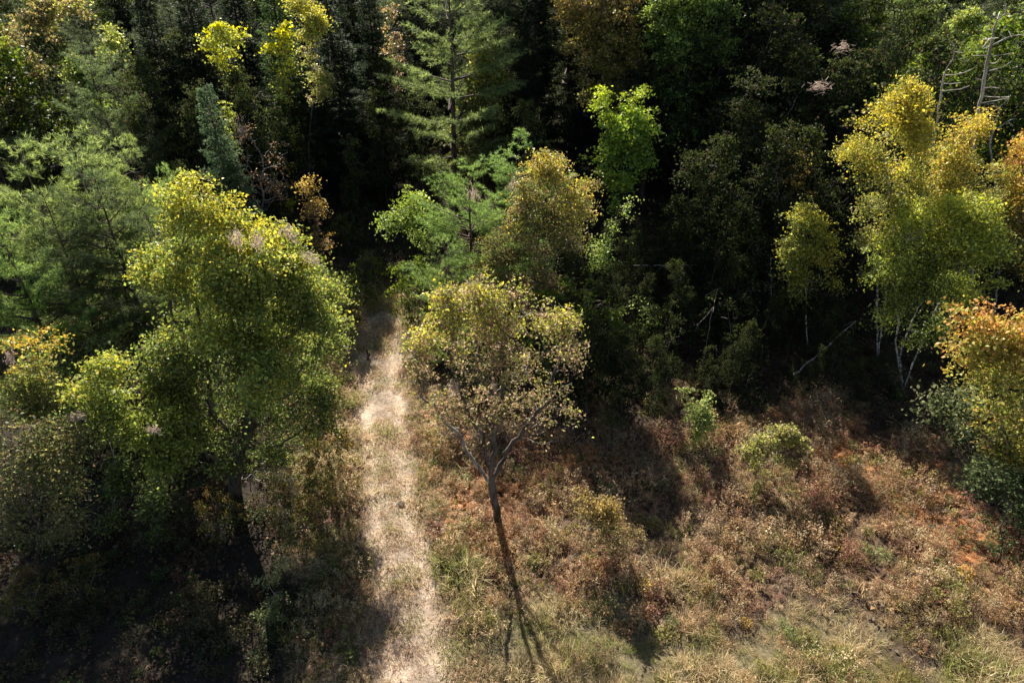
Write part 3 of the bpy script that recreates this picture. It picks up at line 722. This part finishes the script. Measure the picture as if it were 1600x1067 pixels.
hero('birch_sapling', 'narrow golden birch sapling beside the thin grey leaved one', (1262, 470),
     [(1250, 245, 12), (1252, 280, 16), (1262, 310, 16), (1250, 330, 12)], [(.3, 1, GLD), (1, 1, YEL), (.7, .5, BRN)], 3200, .11, bk=B_BIRCH, rmax=.05, gap=.4, cat='sapling')
hero('birch_sapling', 'yellow green young birch at the edge of the darkness below the golden streak', (1262, 540),
     [(1262, 345, 26), (1240, 385, 24), (1285, 380, 28), (1265, 420, 30), (1245, 455, 18), (1290, 440, 20)], [(.2, 1, OLV), (.6, 1, YG), (1, 1, YEL)], 8500, .11, bk=B_BIRCH, rmax=.06, gap=.4, cat='sapling')
hero('maple_tree', 'maple with orange red top and yellow lower leaves at the clearing edge', (1572, 800),
     [(1560, 485, 26), (1525, 510, 28), (1590, 520, 30), (1510, 560, 26), (1550, 570, 40), (1600, 590, 40), (1570, 630, 40), (1530, 640, 26), (1590, 680, 40), (1560, 720, 30), (1640, 560, 50), (1650, 660, 50)],
     [(.15, 1, OLV), (.4, 1, YG), (.75, 1.3, (.46, .38, .10)), (1.2, 3, (.62, .34, .12))], 15000, .12, per=.6, gap=.35, bk=B_GREY, rmax=.12)
hero('leafy_shrub', 'shaded green shrub growing under the red topped maple', (1560, 880), [(1545, 760, 30), (1590, 770, 34), (1510, 720, 24), (1530, 800, 24), (1600, 820, 30), (1470, 625, 18), (1500, 660, 22)],
     [(.3, 1, DGR), (.8, 1, (.10, .12, .05)), (1, .6, (.16, .17, .08))], 4500, .11, leafmat=M_SHADE, cat='shrub', gap=.7)  # dark leaf colours put in for the shade here
# left side smaller trees
hero('leafy_tree', 'small round green tree standing below the big yellow topped tree', (255, 850),
     [(240, 640, 34), (270, 665, 30), (215, 680, 30), (250, 705, 36), (285, 690, 18)], [(.2, 1, GRN), (.6, 1, (.24, .28, .06)), (1, .8, YG)], 9500, .105, gap=.4, bk=B_DARK, rmax=.08)
hero('leafy_tree', 'thin yellow green tree between the round green tree and the orange shrub', (165, 840),
     [(165, 590, 28), (190, 580, 22), (140, 620, 24), (180, 640, 30), (155, 680, 26)], [(.2, 1, GRN), (.6, 1, (.24, .29, .07)), (1, 1, YG), (1.1, .6, YEL)], 7500, .10, gap=.5, bk=B_GREY, rmax=.08)
hero('autumn_shrub', 'orange and yellow shrub at the frame edge under the young bright pine', (55, 800),
     [(60, 555, 26), (35, 590, 28), (85, 595, 24), (60, 630, 26)], [(.2, 1, OLV), (.6, 1, YG), (1, 1, (.58, .42, .10))], 6500, .105, gap=.4, bk=B_GREY, rmax=.07, cat='shrub')
hero('twiggy_shrub', 'tangled nearly bare shrub under the orange one at the frame edge', (60, 900),
     [(20, 700, 44), (90, 710, 44), (50, 760, 44), (120, 760, 36), (10, 820, 36), (100, 830, 34)], [(.3, 1, OLV), (.7, 1, GRN), (1, .9, (.30, .27, .10)), (.6, .5, BRN)], 9000, .09, gap=.6, bk=B_DARK, rmax=.05, cat='shrub', kill=.34, step=.28, tip=.009)
hero('yellow_sapling', 'yellow leaved sapling spray beside the dead twiggy bush', (170, 560),
     [(135, 435, 14), (150, 460, 18), (165, 480, 14)], [(.3, 1, YG), (1, 1, YEL)], 1500, .13, gap=.4, cat='sapling', bk=B_GREY, rmax=.05)
hero('dead_bush', 'dead twiggy grey bush beside the light green edge pine', (130, 640),
     [(100, 480, 26), (150, 500, 30), (190, 500, 26), (120, 530, 30), (180, 545, 26)], [(.3, 1, BRN), (1, .6, OLV)], 2600, .10, gap=.6, bk=B_DEAD, rmax=.06, cat='bush', kill=.34, step=.26, tip=.010)
hero('leafy_shrub', 'mixed green shrub filling the gap between dead bush and big yellow tree', (205, 700),
     [(150, 560, 30), (200, 560, 30), (210, 520, 24), (120, 570, 24)], [(.3, 1, GRN), (.8, .7, OLV), (1, .6, (.26, .26, .10))], 6000, .11, gap=.5, cat='shrub', bk=B_GREY)
hero('twiggy_tree', 'nearly bare tree with a few orange leaves beside the small pointed spruce', (412, 400),
     [(380, 215, 18), (400, 235, 26), (425, 255, 22), (390, 280, 34), (425, 300, 28), (400, 330, 24)], [(.3, .8, BRN), (.8, 1, (.42, .26, .14)), (1, 1, (.50, .36, .24))], 1300, .115, gap=.6, bk=B_GREY, rmax=.07, kill=.26, step=.24, tip=.014, per=2)
hero('orange_sapling', 'slender sapling with orange yellow leaves beside the dark forest opening', (492, 440),
     [(480, 300, 18), (490, 330, 20), (495, 365, 18), (505, 385, 12)], [(.3, .7, BRN), (.7, 1, GLD), (1, 1, (.60, .42, .12))], 2200, .11, gap=.6, cat='sapling', bk=B_GREY, rmax=.05)
hero('yellow_sapling', 'bright yellow green sapling before the shadowy spruces, first of two', (350, 365),
     [(347, 35, 16), (338, 60, 18), (360, 55, 14), (350, 90, 16), (358, 115, 14)], [(.3, 1, YG), (1, 1, (.58, .55, .05))], 3400, .15, gap=.4, cat='sapling', rmax=.08)
hero('yellow_sapling', 'narrow bright yellow green sapling close to the tall dark spruce', (446, 345),
     [(440, 55, 12), (436, 80, 16), (448, 105, 14), (440, 130, 10)], [(.3, 1, YG), (1, 1, (.58, .55, .05))], 2600, .15, gap=.4, cat='sapling', rmax=.08)
hero('yellow_tree', 'yellow crown beside the tall dark spruce at the frame top', (500, 338),
     [(480, 20, 24), (495, 50, 18), (485, 80, 20), (495, 115, 18), (500, 150, 16), (460, 5, 20)], [(.2, 1, (.40, .34, .18)), (.6, 1, YG), (1, 1, YEL)], 7000, .14, gap=.4, rmax=.12)
hero('orange_tree', 'small orange crown glimpsed beside the layered pine at the frame top', (628, 330),
     [(612, 15, 14), (625, 35, 14), (615, 80, 16), (630, 100, 12)], [(.3, 1, BRN), (1, 1, (.46, .30, .14)), (.7, .6, OLV)], 1500, .14, gap=.5, rmax=.1)
hero('autumn_tree', 'olive yellow crown at the frame corner behind the pale pines', (40, 330),
     [(15, 60, 30), (40, 110, 28), (10, 140, 26), (70, 20, 30), (110, 10, 28)], [(.2, 1, OLV), (.7, 1, (.36, .28, .12)), (1, .8, YG)], 8000, .17, gap=.5, rmax=.14)
hero('leafy_tree', 'light yellow green limbs catching the sun above the pale pines', (150, 330),
     [(120, 120, 20), (145, 140, 18), (165, 160, 14), (190, 60, 22), (200, 200, 12)], [(.3, 1, BGR), (1, 1, (.42, .44, .12))], 4500, .16, gap=.45, rmax=.1)
# top right
hero('leafy_tree', 'green tree at the frame corner behind the bleached dead trees', (1590, 330),
     [(1585, 30, 30), (1560, 50, 22), (1600, 80, 28), (1575, 130, 20), (1640, 40, 50)], [(.2, 1, DGR), (1, 1, (.18, .22, .07))], 5500, .15, gap=.4, rmax=.14)
hero('leafy_tree', 'yellow green drooping crown beside the first bleached dead tree', (1440, 350),
     [(1465, 85, 18), (1445, 95, 14), (1490, 75, 16), (1520, 40, 18), (1500, 30, 14), (1430, 130, 10)], [(.2, 1, OLV), (1, 1, YG), (.7, .5, BGR)], 4800, .15, gap=.45, rmax=.09)
hero('leafy_tree', 'yellow lit crown touching the frame top between dark trees', (1385, 290),
     [(1375, 8, 18), (1400, 25, 18), (1450, 15, 20), (1370, -20, 30), (1430, -20, 30)], [(.3, 1, GRN), (1, 1, YG)], 6000, .17, gap=.45, rmax=.12)
# low shrubs in the clearing
hero('leafy_shrub', 'pale green shrub at the dark forest edge, smaller of the clearing pair', (1090, 700),
     [(1075, 640, 20), (1100, 645, 20), (1085, 665, 20), (1110, 670, 12), (1070, 620, 8)], [(.3, 1, (.22, .26, .08)), (1, 1, (.36, .40, .14))], 3200, .095, gap=.4, cat='shrub', bk=B_GREY, step=.2, kill=.26, tip=.006, spread=.12)
hero('leafy_shrub', 'rounded yellow green shrub in the rusty clearing, casting its own shadow', (1205, 752),
     [(1185, 675, 22), (1220, 680, 24), (1200, 700, 28), (1240, 690, 14), (1175, 700, 16)], [(.3, 1, OLV), (.7, 1, YG), (1, 1, (.40, .36, .14)), (.8, .5, (.36, .26, .16))], 4600, .095, gap=.35, cat='shrub', bk=B_GREY, step=.2, kill=.26, tip=.006, spread=.12)
hero('leafy_shrub', 'low mustard yellow shrub in the clearing near the forked tree', (955, 868),
     [(925, 800, 26), (960, 790, 24), (990, 805, 26), (915, 830, 22), (960, 830, 28), (1005, 830, 18)], [(.3, 1, OLV), (.7, 1, (.28, .21, .08)), (1, 1, (.36, .27, .09)), (.6, .6, BRN)], 6000, .08, gap=.4, cat='shrub', bk=B_GREY, step=.2, kill=.26, tip=.005, spread=.12)
hero('leafy_shrub', 'small sunlit green shrub standing at the edge of the big shadow', (430, 990),
     [(415, 915, 14), (420, 945, 16), (412, 965, 12), (435, 880, 10), (440, 930, 12)], [(.3, 1, (.15, .18, .07)), (1, 1, (.26, .28, .12))], 1200, .07, gap=.4, cat='shrub', bk=B_GREY, step=.18, kill=.24, tip=.005, spread=.1)
hero('leafy_shrub', 'green shrub clump on the weedy bank beside the track', (545, 530),
     [(520, 490, 14), (535, 505, 14), (510, 505, 10)], [(.3, 1, (.20, .24, .07)), (1, 1, OLV)], 1400, .09, gap=.4, cat='shrub', bk=B_GREY, step=.2, kill=.26, tip=.006, spread=.1)

hero('green_sapling', 'sunlit green sprays of a thin sapling in the darkness beside the orange topped tree', (960, 520),
     [(935, 385, 12), (950, 408, 12), (962, 320, 12), (975, 335, 10), (930, 410, 10)], [(.3, 1, BGR), (1, 1, (.32, .38, .12))], 1500, .11, gap=.5, cat='sapling', bk=B_GREY, rmax=.05)
hero('green_sapling', 'small pale green sprig lit up below the arching bare stem', (1005, 580),
     [(1000, 480, 9), (1015, 475, 9), (1010, 500, 8)], [(.3, 1, BGR), (1, 1, (.32, .38, .12))], 500, .10, gap=.5, cat='sapling', bk=B_GREY, rmax=.04)

# ------------------------------------------------------------------ dead wood
def dead(label, base, top, lobes, name='dead_tree', cat='dead tree', tip=.018, rmax=.15, step=.32, kill=.34, per=1.8, bk=B_DEAD):
    return hero(name, label, base, lobes, None, 0, cat=cat, bk=bk, tip=tip, rmax=rmax, step=step, kill=kill, per=per, stems_px=[top], full=True, wander=.07)
dead('bleached bare dead trunk above the golden birches beside the drooping crown', (1470, 500), (1483, 80), [(1490, 90, 14), (1500, 130, 18), (1520, 115, 14), (1480, 60, 10)])
dead('branching grey dead tree with many bare limbs at the frame top corner', (1525, 500), (1555, 30), [(1560, 30, 22), (1540, 70, 24), (1565, 90, 26), (1580, 60, 22), (1530, 110, 20), (1560, 150, 18)])
dead('dead limb tangle reaching sideways beneath the grey dead tree', (1555, 480), (1545, 210), [(1540, 170, 16), (1570, 160, 16), (1580, 190, 14), (1530, 210, 10)], cat='dead tree')
dead('bare dead sapling left of the small pointed spruce, tallest of three', (268, 350), (265, 190), [(262, 165, 12), (272, 190, 12), (258, 205, 10)], 'dead_sapling', 'dead sapling', rmax=.05)
dead('bare dead sapling nearest the pale pine clump', (236, 330), (228, 190), [(226, 180, 9), (233, 200, 8)], 'dead_sapling', 'dead sapling', rmax=.05)
dead('thin bare dead sapling touching the small pointed spruce', (300, 340), (296, 200), [(294, 200, 9), (302, 215, 8)], 'dead_sapling', 'dead sapling', rmax=.05)
dead('thin pale dead stem standing in the dark forest with side twigs', (1098, 590), (1120, 450), [(1122, 450, 8), (1112, 480, 12), (1095, 500, 12), (1085, 520, 12)], 'dead_sapling', 'dead sapling', rmax=.03, tip=.007, bk=B_GREY)
dead('second thin dead stem leaning in the dark forest beside its twin', (1130, 600), (1135, 470), [(1135, 465, 8), (1128, 500, 8)], 'dead_sapling', 'dead sapling', rmax=.028, tip=.007, bk=B_GREY)
dead('dead branch with pale bare forks lying against the foot of the big yellow tree', (392, 765), (400, 735), [(400, 740, 14), (420, 742, 12), (385, 765, 12), (415, 760, 12)], 'dead_branch', 'dead branch', rmax=.045, tip=.010, step=.16, kill=.2, per=1)
dead('bare grey shrub reaching over the track end', (665, 585), (640, 535), [(640, 525, 16), (620, 528, 12), (655, 545, 14)], 'dead_shrub', 'dead shrub', rmax=.03, tip=.006, step=.16, kill=.18, per=2.2)
dead('pale bare twigs on the weedy slope below the forked tree', (720, 700), (700, 660), [(690, 650, 16), (715, 665, 14)], 'dead_shrub', 'dead shrub', rmax=.03, tip=.006, step=.18, kill=.22, per=1.5)

# arching bare stem and the fallen pole
def stick(name, label, cat, pts, rad, bk=B_DEAD, twigs=0, seed=1):
    r = rseed(seed); pts = np.array(pts, float); o0 = pts[0].copy(); pts = pts-o0
    n = 14; tt = np.linspace(0, len(pts)-1, n); P = np.stack([np.interp(tt, range(len(pts)), pts[:, k]) for k in range(3)], 1)
    P[1:-1] += r.normal(size=(n-2, 3))*rad*.5
    root = empty(name, o0); tag(root, label, cat)
    V, Fc = tubes([(P, np.linspace(rad, rad*.35, n))]); link('stem', mk_mesh(name, V, Fc, bk, smooth=True), root)
    if twigs:
        ch = []
        for q in range(twigs):
            a = P[r.integers(3, n)]; d = unit(r.normal(size=3)+np.array([0, 0, -.6])); l = r.uniform(.25, .8)
            ch.append(([a, a+d*l*.5, a+d*l+np.array([0, 0, -l*.2])], [.010, .007, .004]))
        V, Fc = tubes(ch); link('twigs', mk_mesh(name+'_twigs', V, Fc, bk), root)
    return root
a, b = ground(1238, 590), ground(1325, 540)
stick('fallen_pole', 'straight pale dead pole leaning across the dark forest edge', 'dead pole', [a+[0, 0, .15], (a+b)/2+[0, 0, .7], b+[0, 0, 1.3]], .045, twigs=7, seed=3)
a = ground(915, 560)
Y = a[1]
stick('arching_stem', 'bare arching stem bending over beside the forked tree', 'dead stem', [a, at_y(915, 510, Y)[0], at_y(930, 480, Y)[0], at_y(950, 468, Y)[0], at_y(958, 490, Y)[0]], .022, twigs=12, seed=4)
a = ground(1000, 500); b = ground(1110, 520)
stick('fallen_pole', 'thin horizontal dead stem caught in the shaded shrubs', 'dead pole', [at_y(990, 415, a[1])[0], at_y(1090, 414, a[1])[0]], .025, twigs=4, seed=5)
a = ground(1130, 470)
stick('fallen_pole', 'dead stem slanting out of the darkness beside the grey leaved birch sapling', 'dead pole', [at_y(1150, 405, a[1])[0], at_y(1212, 380, a[1])[0]], .03, twigs=5, seed=6)

# webs of caterpillars: wisps of pale silk on the twigs
def web(px, py, Y, size, label, dr=(0, 1)):
    global hero_n
    hero_n += 1; r = rseed(900+hero_n)
    c, t = at_y(px, py, Y); n = 110; s = 1.0*size*t/F
    ax_ = unit(np.array([dr[0], 0, dr[1]])+r.normal(size=3)*.2)
    P = r.normal(size=(n, 3))*s*.30+ax_*r.normal(size=(n, 1))*s*.45
    d = unit(ax_+r.normal(size=(n, 3))*.45); l = s*r.uniform(.25, .7, (n, 1)); sd_ = unit(np.cross(d, r.normal(size=(n, 3))))*.0065
    V = np.stack([P-d*l/2-sd_, P-d*l/2+sd_, P+d*l/2+sd_, P+d*l/2-sd_], 1).reshape(-1, 3)
    o = link('caterpillar_web', mk_mesh('caterpillar_web', V, np.arange(4*n).reshape(n, 4), M_WEB, np.tile((.44, .35, .29), (4*n, 1))))
    o.location = c; tag(o, label, 'caterpillar web', 'pale caterpillar webs in the tree tops')
def gY(px, py): return ground(px, py)[1]
for (wx, wy, Y, s, lab, dr) in [
    (375, 200, gY(412, 400)-.5, 16, 'pale web at the tip of the nearly bare orange leaved tree', (0, 1)),
    (368, 372, gY(368, 775)-1.5, 17, 'pale web in the yellow top of the big tree, first of a cluster', (.2, 1)),
    (402, 378, gY(368, 775)-1.5, 16, 'pale web in the yellow top of the big tree, middle of a cluster', (.4, 1)),
    (452, 366, gY(368, 775)-.5, 16, 'pale web high on the track side of the big yellow tree', (-.3, 1)),
    (485, 405, gY(368, 775)-.5, 14, 'pale web at the outer track side edge of the big yellow tree', (1, -.3)),
    (112, 455, gY(130, 640)-1, 14, 'pale web on top of the dead twiggy bush', (-1, .4)),
    (172, 470, gY(130, 640)-1, 16, 'wide pale web between dead bush and big yellow tree', (1, -.1)),
    (120, 650, gY(165, 840)-1, 12, 'small pale web beneath the thin yellow green tree', (1, .2)),
    (240, 672, gY(255, 850)-1, 11, 'small pale web on the round green tree', (1, .3)),
    (15, 560, gY(55, 800)-1, 12, 'pale web on the orange shrub at the frame edge', (0, 1)),
    (740, 305, gY(835, 500)-1, 16, 'pale web between the bushy pine and orange topped tree', (0, 1)),
    (800, 290, gY(835, 500)-1, 12, 'pinkish web just beneath the tall green pine tip', (.4, 1)),
    (700, 412, gY(700, 470)-1, 17, 'pale web lying across the squat young pine', (1, .1)),
    (686, 465, gY(700, 600)-1, 11, 'pale web between the squat pine and the forked tree', (0, 1)),
    (630, 530, gY(665, 585)-.5, 17, 'pale web over the bare grey shrub at the track end', (1, .3)),
    (708, 607, gY(782, 808)-1, 12, 'brownish web hanging in the forked tree', (.2, 1)),
    (1281, 135, 27, 16, 'bright pink web alone in the dark forest', (1, -.2)),
    (1317, 74, 31, 12, 'faint web above the bright pink one in the dark forest', (1, .1))]:
    web(wx, wy, Y, s, lab, dr)

# ------------------------------------------------------------------ shaded trees and bushes of the forest behind
def fill(kind, spots, name, labels, cat, group, lib, hs=1.0):
    for k, (px, py, Y, wd, tint) in enumerate(spots):
        p = from_top(px, py, Y); pr = lib[kind][k % len(lib[kind])]
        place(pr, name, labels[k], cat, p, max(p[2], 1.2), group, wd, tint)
D1, D2, D3 = (.38, .38, .38), (.5, .5, .5), (.34, .34, .34)  # leaf tints darkened to stand in for forest shade
fill('dark', [(1165, -30, 40, 1.1, D1), (1230, -20, 37, 1.1, D1), (1300, -25, 40, 1.1, D1), (1190, 90, 32, 1.0, D1), (1260, 70, 34, 1.0, D2), (1330, 60, 34, 1.0, D1), (1150, 190, 28, .9, D1), (1225, 165, 29, .8, D1), (1300, 180, 28.5, .9, D1), (1100, 260, 29, .9, D1), (1045, 300, 29, .9, D1), (1160, 300, 28, .9, D2), (1000, 350, 28.5, .8, D1), (955, 335, 27.5, .8, D2), (900, 395, 24.5, .7, D2), (1015, 420, 24.5, .7, D1), (1070, 400, 25.5, .75, D1), (1150, 395, 26, .75, D1), (1222, 440, 25, .6, D1), (1310, 470, 24, .6, D1), (930, 500, 20.3, .85, D1), (985, 500, 20.8, .85, D1), (1040, 520, 21, .8, D1), (1290, 535, 21.8, .7, D1), (1350, 550, 21.5, .7, D1), (960, 430, 22.5, 1.0, D1), (1165, 500, 21.8, .75, D1)],  # low dark ones towards the end are added to cast shade
     'forest_tree', ['dark crown reaching the frame top beside the tall green tree', 'dark crown at the frame top in the middle of the shadowed wood', 'dark crown at the frame top next to the yellow lit crown',
      'dim tree under the frame top crowns beside the tall green tree', 'dim tree just above the bright pink web', 'dim tree between the bright pink web and the drooping crown',
      'black green tree below the dim trees near the tall green tree', 'black green tree just under the bright pink web', 'black green tree behind the golden birch top', 'shadowed tree under the tall green tree',
      'shadowed tree below the brightly lit yellow green tree', 'shadowed tree in front of the blackest part of the wood', 'shadowed small tree beyond the sunlit thin sapling', 'shadowed tree right behind the sunlit thin sapling', 'low added shading tree between forked tree and orange topped tree', 'low added shading tree above the arching bare stem', 'low added shading tree behind the nearer thin dead stem', 'low added shading tree behind the slanting dead stem', 'low added shading tree between the birch saplings', 'low added shading tree between young yellow green birch and white stemmed birch', 'added low shading tree standing close beside the forked tree crown', 'added low shading tree just above the big shadow in the clearing', 'added low shading tree behind the pale green shrub', 'added low shading tree at the foot of the fallen pole', 'added low shading tree beside the three white stems', 'added round shading tree between arching bare stem and horizontal dead stem', 'added low shading tree in front of the grey leaved birch sapling'],
     'tree', 'shadowed trees deep in the wood', BROAD)
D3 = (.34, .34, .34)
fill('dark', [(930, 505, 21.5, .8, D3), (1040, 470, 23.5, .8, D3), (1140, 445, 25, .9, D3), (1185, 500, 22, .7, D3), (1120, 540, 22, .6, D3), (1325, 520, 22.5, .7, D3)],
     'forest_shrub', ['shaded bush beside the arching bare stem', 'shaded bush below the horizontal dead stem', 'shaded bush behind the slanting dead stem',
     'shaded bush at the foot of the grey leaved birch sapling', 'shaded bush beside the twin thin dead stems', 'shaded bush behind the fallen pole near the white stems'], 'bush', 'shaded bushes in the dark understorey', SHRUB)
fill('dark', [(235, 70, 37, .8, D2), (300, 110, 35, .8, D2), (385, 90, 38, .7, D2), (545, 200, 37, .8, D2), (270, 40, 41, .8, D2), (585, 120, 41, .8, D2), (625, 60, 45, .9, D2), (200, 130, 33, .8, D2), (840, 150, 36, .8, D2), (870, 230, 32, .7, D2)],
     'forest_tree', ['dim leafy tree behind the tallest pale pine', 'dim leafy tree over the bare dead saplings', 'dim leafy tree between first yellow sapling and green spruce', 'dim leafy tree at the dark forest opening',
     'dim leafy tree beside the shadowy spruce', 'dim leafy tree between the narrow spruce and the layered pine', 'dim leafy tree touching the small orange crown', 'dim leafy tree beside the yellow green limbs', 'dim leafy tree under the dark conifer and golden brown tree', 'dim leafy tree above the orange topped tree'], 'tree', 'dim leafy trees among the conifers', BROAD)
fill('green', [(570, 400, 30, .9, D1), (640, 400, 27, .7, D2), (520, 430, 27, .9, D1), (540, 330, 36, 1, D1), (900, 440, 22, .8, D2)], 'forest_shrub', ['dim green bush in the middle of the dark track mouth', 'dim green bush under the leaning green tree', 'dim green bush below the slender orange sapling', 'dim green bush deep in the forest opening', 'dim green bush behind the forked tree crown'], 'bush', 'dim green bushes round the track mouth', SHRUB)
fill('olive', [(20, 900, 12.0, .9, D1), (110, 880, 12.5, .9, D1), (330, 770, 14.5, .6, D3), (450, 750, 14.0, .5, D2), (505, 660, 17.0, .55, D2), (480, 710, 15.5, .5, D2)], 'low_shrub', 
     ['shaded low shrub at the frame edge under the tangled bare shrub', 'shaded low shrub in the big shadow under the thin tree', 'low shrub at the trunk foot of the big yellow tree', 'small reddish olive shrub on the bank beside the pale dead branch', 'olive shrub on the bank under the outer limbs of the big tree', 'olive shrub halfway along the bank beside the track'], 'shrub', None, SHRUB)
# the wood behind and beside, row on row; very tall rows added to cast shade
TALL = ['behind the layered pine', 'behind the dark pine of the pair', 'behind the golden brown tree', 'behind the lit yellow green tree', 'behind the tall green tree', 'between tall green tree and pink web', 'over the bright pink web', 'above the blackest part of the wood', 'behind the faint upper web', 'behind the drooping crown', 'behind the nearer bleached dead tree']
r = rseed(88)
for x, y, h, row in [(-1.6, 49, 21, 0), (.7, 49, 17, 0), (3.8, 48, 21.5, 0), (6.2, 50, 22.5, 0), (8.6, 49, 22, 0), (11, 50, 22.5, 0), (13.4, 49, 22, 0), (15.8, 50, 21.5, 0), (18.2, 50, 20, 0),  # added trees, placed and sized to shade the wood in front
        (7.5, 54, 22, 1), (10, 55, 23, 1), (12.5, 54, 22, 1), (15, 55, 22, 1), (9, 44, 16, 2), (11, 45, 17, 2), (13, 44, 16.5, 2), (15, 45, 16.5, 2), (17.2, 44, 15.5, 2)]:
    px, _ = to_px(x, y, 8); lbw = TALL[int(np.clip((px-660)/78, 0, 10))]
    place(PINES[int(abs(x*3)) % 3] if row < 2 or int(x) % 4 else BROAD['dark'][0], 'forest_tree', ['added tall shading tree ', 'hindmost added tall shading tree ', 'added shading front tree '][row]+lbw, 'tree', (x+r.uniform(-.4, .4), y), h, 'added very tall trees that shade the wood', .9, (.4, .4, .4))  # tint darkened too, shade put into the leaves
r = rseed(77); taken = []
for o in list(COL.objects):
    if o.type == 'EMPTY': taken.append((o.location.x, o.location.y))
names = {'pine': ('pine_tree', 'shaded pine', 'pine tree'), 'spruce': ('spruce_tree', 'dark spruce', 'spruce tree'), 'dark': ('forest_tree', 'dark leafy tree', 'tree'),
         'green': ('forest_tree', 'green leafy tree', 'tree'), 'yellow': ('forest_tree', 'yellowing tree', 'tree'), 'gold': ('forest_tree', 'golden tree', 'tree')}
LAND = [(-200, 'past the frame edge beside the pale pine clump'), (60, 'behind the olive yellow corner crown'), (170, 'behind the yellow green limbs above the pale pines'), (270, 'behind the bare dead saplings'), (350, 'behind the first yellow sapling'),
        (445, 'behind the narrow yellow sapling'), (520, 'behind the tall narrow spruce'), (610, 'behind the forest opening of the track'), (700, 'behind the layered pine'), (800, 'behind the dark pine of the pair'),
        (930, 'behind the golden brown tree'), (1080, 'behind the tall green tree'), (1190, 'in the blackest part of the wood'), (1300, 'behind the bright pink web'), (1400, 'behind the golden birch top'),
        (1490, 'behind the bleached dead trees'), (1590, 'behind the green corner tree'), (1800, 'past the frame edge beside the golden birches')]
Yr = 30.0; n_f = 0
while Yr < 84:
    half = 1.0*Yr+8; xx = -half
    while xx < half:
        x = xx+r.uniform(-1.3, 1.3); y = Yr+r.uniform(-1.6, 1.6); xx += r.uniform(3.4, 5.2)
        if min((x-a)**2+(y-b)**2 for a, b in taken) < 2.3**2: continue
        if y < 52 and abs(x-float(track_x(y))) < 2.6: continue
        px, py = to_px(x, y)
        if y < 40 and 60 < px < 1120 and not (px < 420 and y > 35): continue
        k = r.choice(['pine', 'spruce', 'dark', 'green', 'yellow', 'gold'], p=[.26, .30, .30, .08, .045, .015] if x < 3 else [.12, .14, .46, .18, .06, .04])
        h = r.uniform(9.5, 13) + (2 if y > 56 else 0)
        pr = PINES[r.integers(3)] if k == 'pine' else SPRUCES[r.integers(2)] if k == 'spruce' else BROAD[k][r.integers(len(BROAD[k]))]
        nm, lb, ct = names[k]; v = r.uniform(.42, .8)  # v darkens the leaf tint in place of shade
        where = min(LAND, key=lambda q: abs(q[0]-px))[1]; row = 'deep' if y > 62 else 'farther' if y > 46 else 'close'
        lb = '%s %s %s' % (lb, row, where); gp = '%ss of the wood at the back' % names[k][1]
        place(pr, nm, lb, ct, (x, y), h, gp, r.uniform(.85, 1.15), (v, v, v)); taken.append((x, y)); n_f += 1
    Yr += 4.2
print('filler trees', n_f)

# ------------------------------------------------------------------ small things on the track
def stone(name, label, cat, loc, s, col, seed):
    import bmesh
    bm = bmesh.new(); bmesh.ops.create_icosphere(bm, subdivisions=3, radius=1); r = rseed(seed)
    V = np.array([v.co[:] for v in bm.verts]); k = 1+.22*fnoise(V, .35, seed, 3)
    for v, q in zip(bm.verts, k): v.co = v.co*q; v.co.x *= s[0]; v.co.y *= s[1]; v.co.z *= s[2]
    me = bpy.data.meshes.new(name); bm.to_mesh(me); bm.free()
    me.materials.append(col); o = link(name, me); o.location = (loc[0], loc[1], hz1(loc[0], loc[1])+s[2]*.35); tag(o, label, cat); return o
p = ground(626, 788); stone('stone', 'small dark stone lying in the middle of the sandy track', 'stone', p, (.15, .11, .06), B_DARK, 2)
p = ground(1475, 800); stone('boulder', 'pale boulder half hidden in ferns below the red topped maple', 'boulder', p, (.2, .15, .10), B_GREY, 3)
p = ground(577, 560); stick('stump', 'thin dark broken stump beside the far end of the track', 'stump', [p, p+np.array([-.06, 0, .45])], .07, B_DARK, seed=8)
print('tris', sum(len(m.polygons)*2 for m in bpy.data.meshes))

# things that still read alike: say which one by its place among them
from collections import defaultdict
same = defaultdict(list)
for o in S.objects:
    if o.get('label') and o.parent is None: same[o['label']].append(o)
ORD = ['leftmost', 'second from left', 'third from left', 'fourth from left', 'fifth from left', 'sixth from left', 'seventh from left', 'eighth from left']
for lb, os_ in same.items():
    if 1 < len(os_) <= 8 and len(lb.split()) <= 13:
        os_.sort(key=lambda o: to_px(o.location.x, o.location.y, 6)[0])
        for k, o in enumerate(os_):
            w_ = (ORD[k] if k < len(os_)-1 else 'rightmost'); o['label'] = ' '.join((w_+' '+lb).split()[:16])
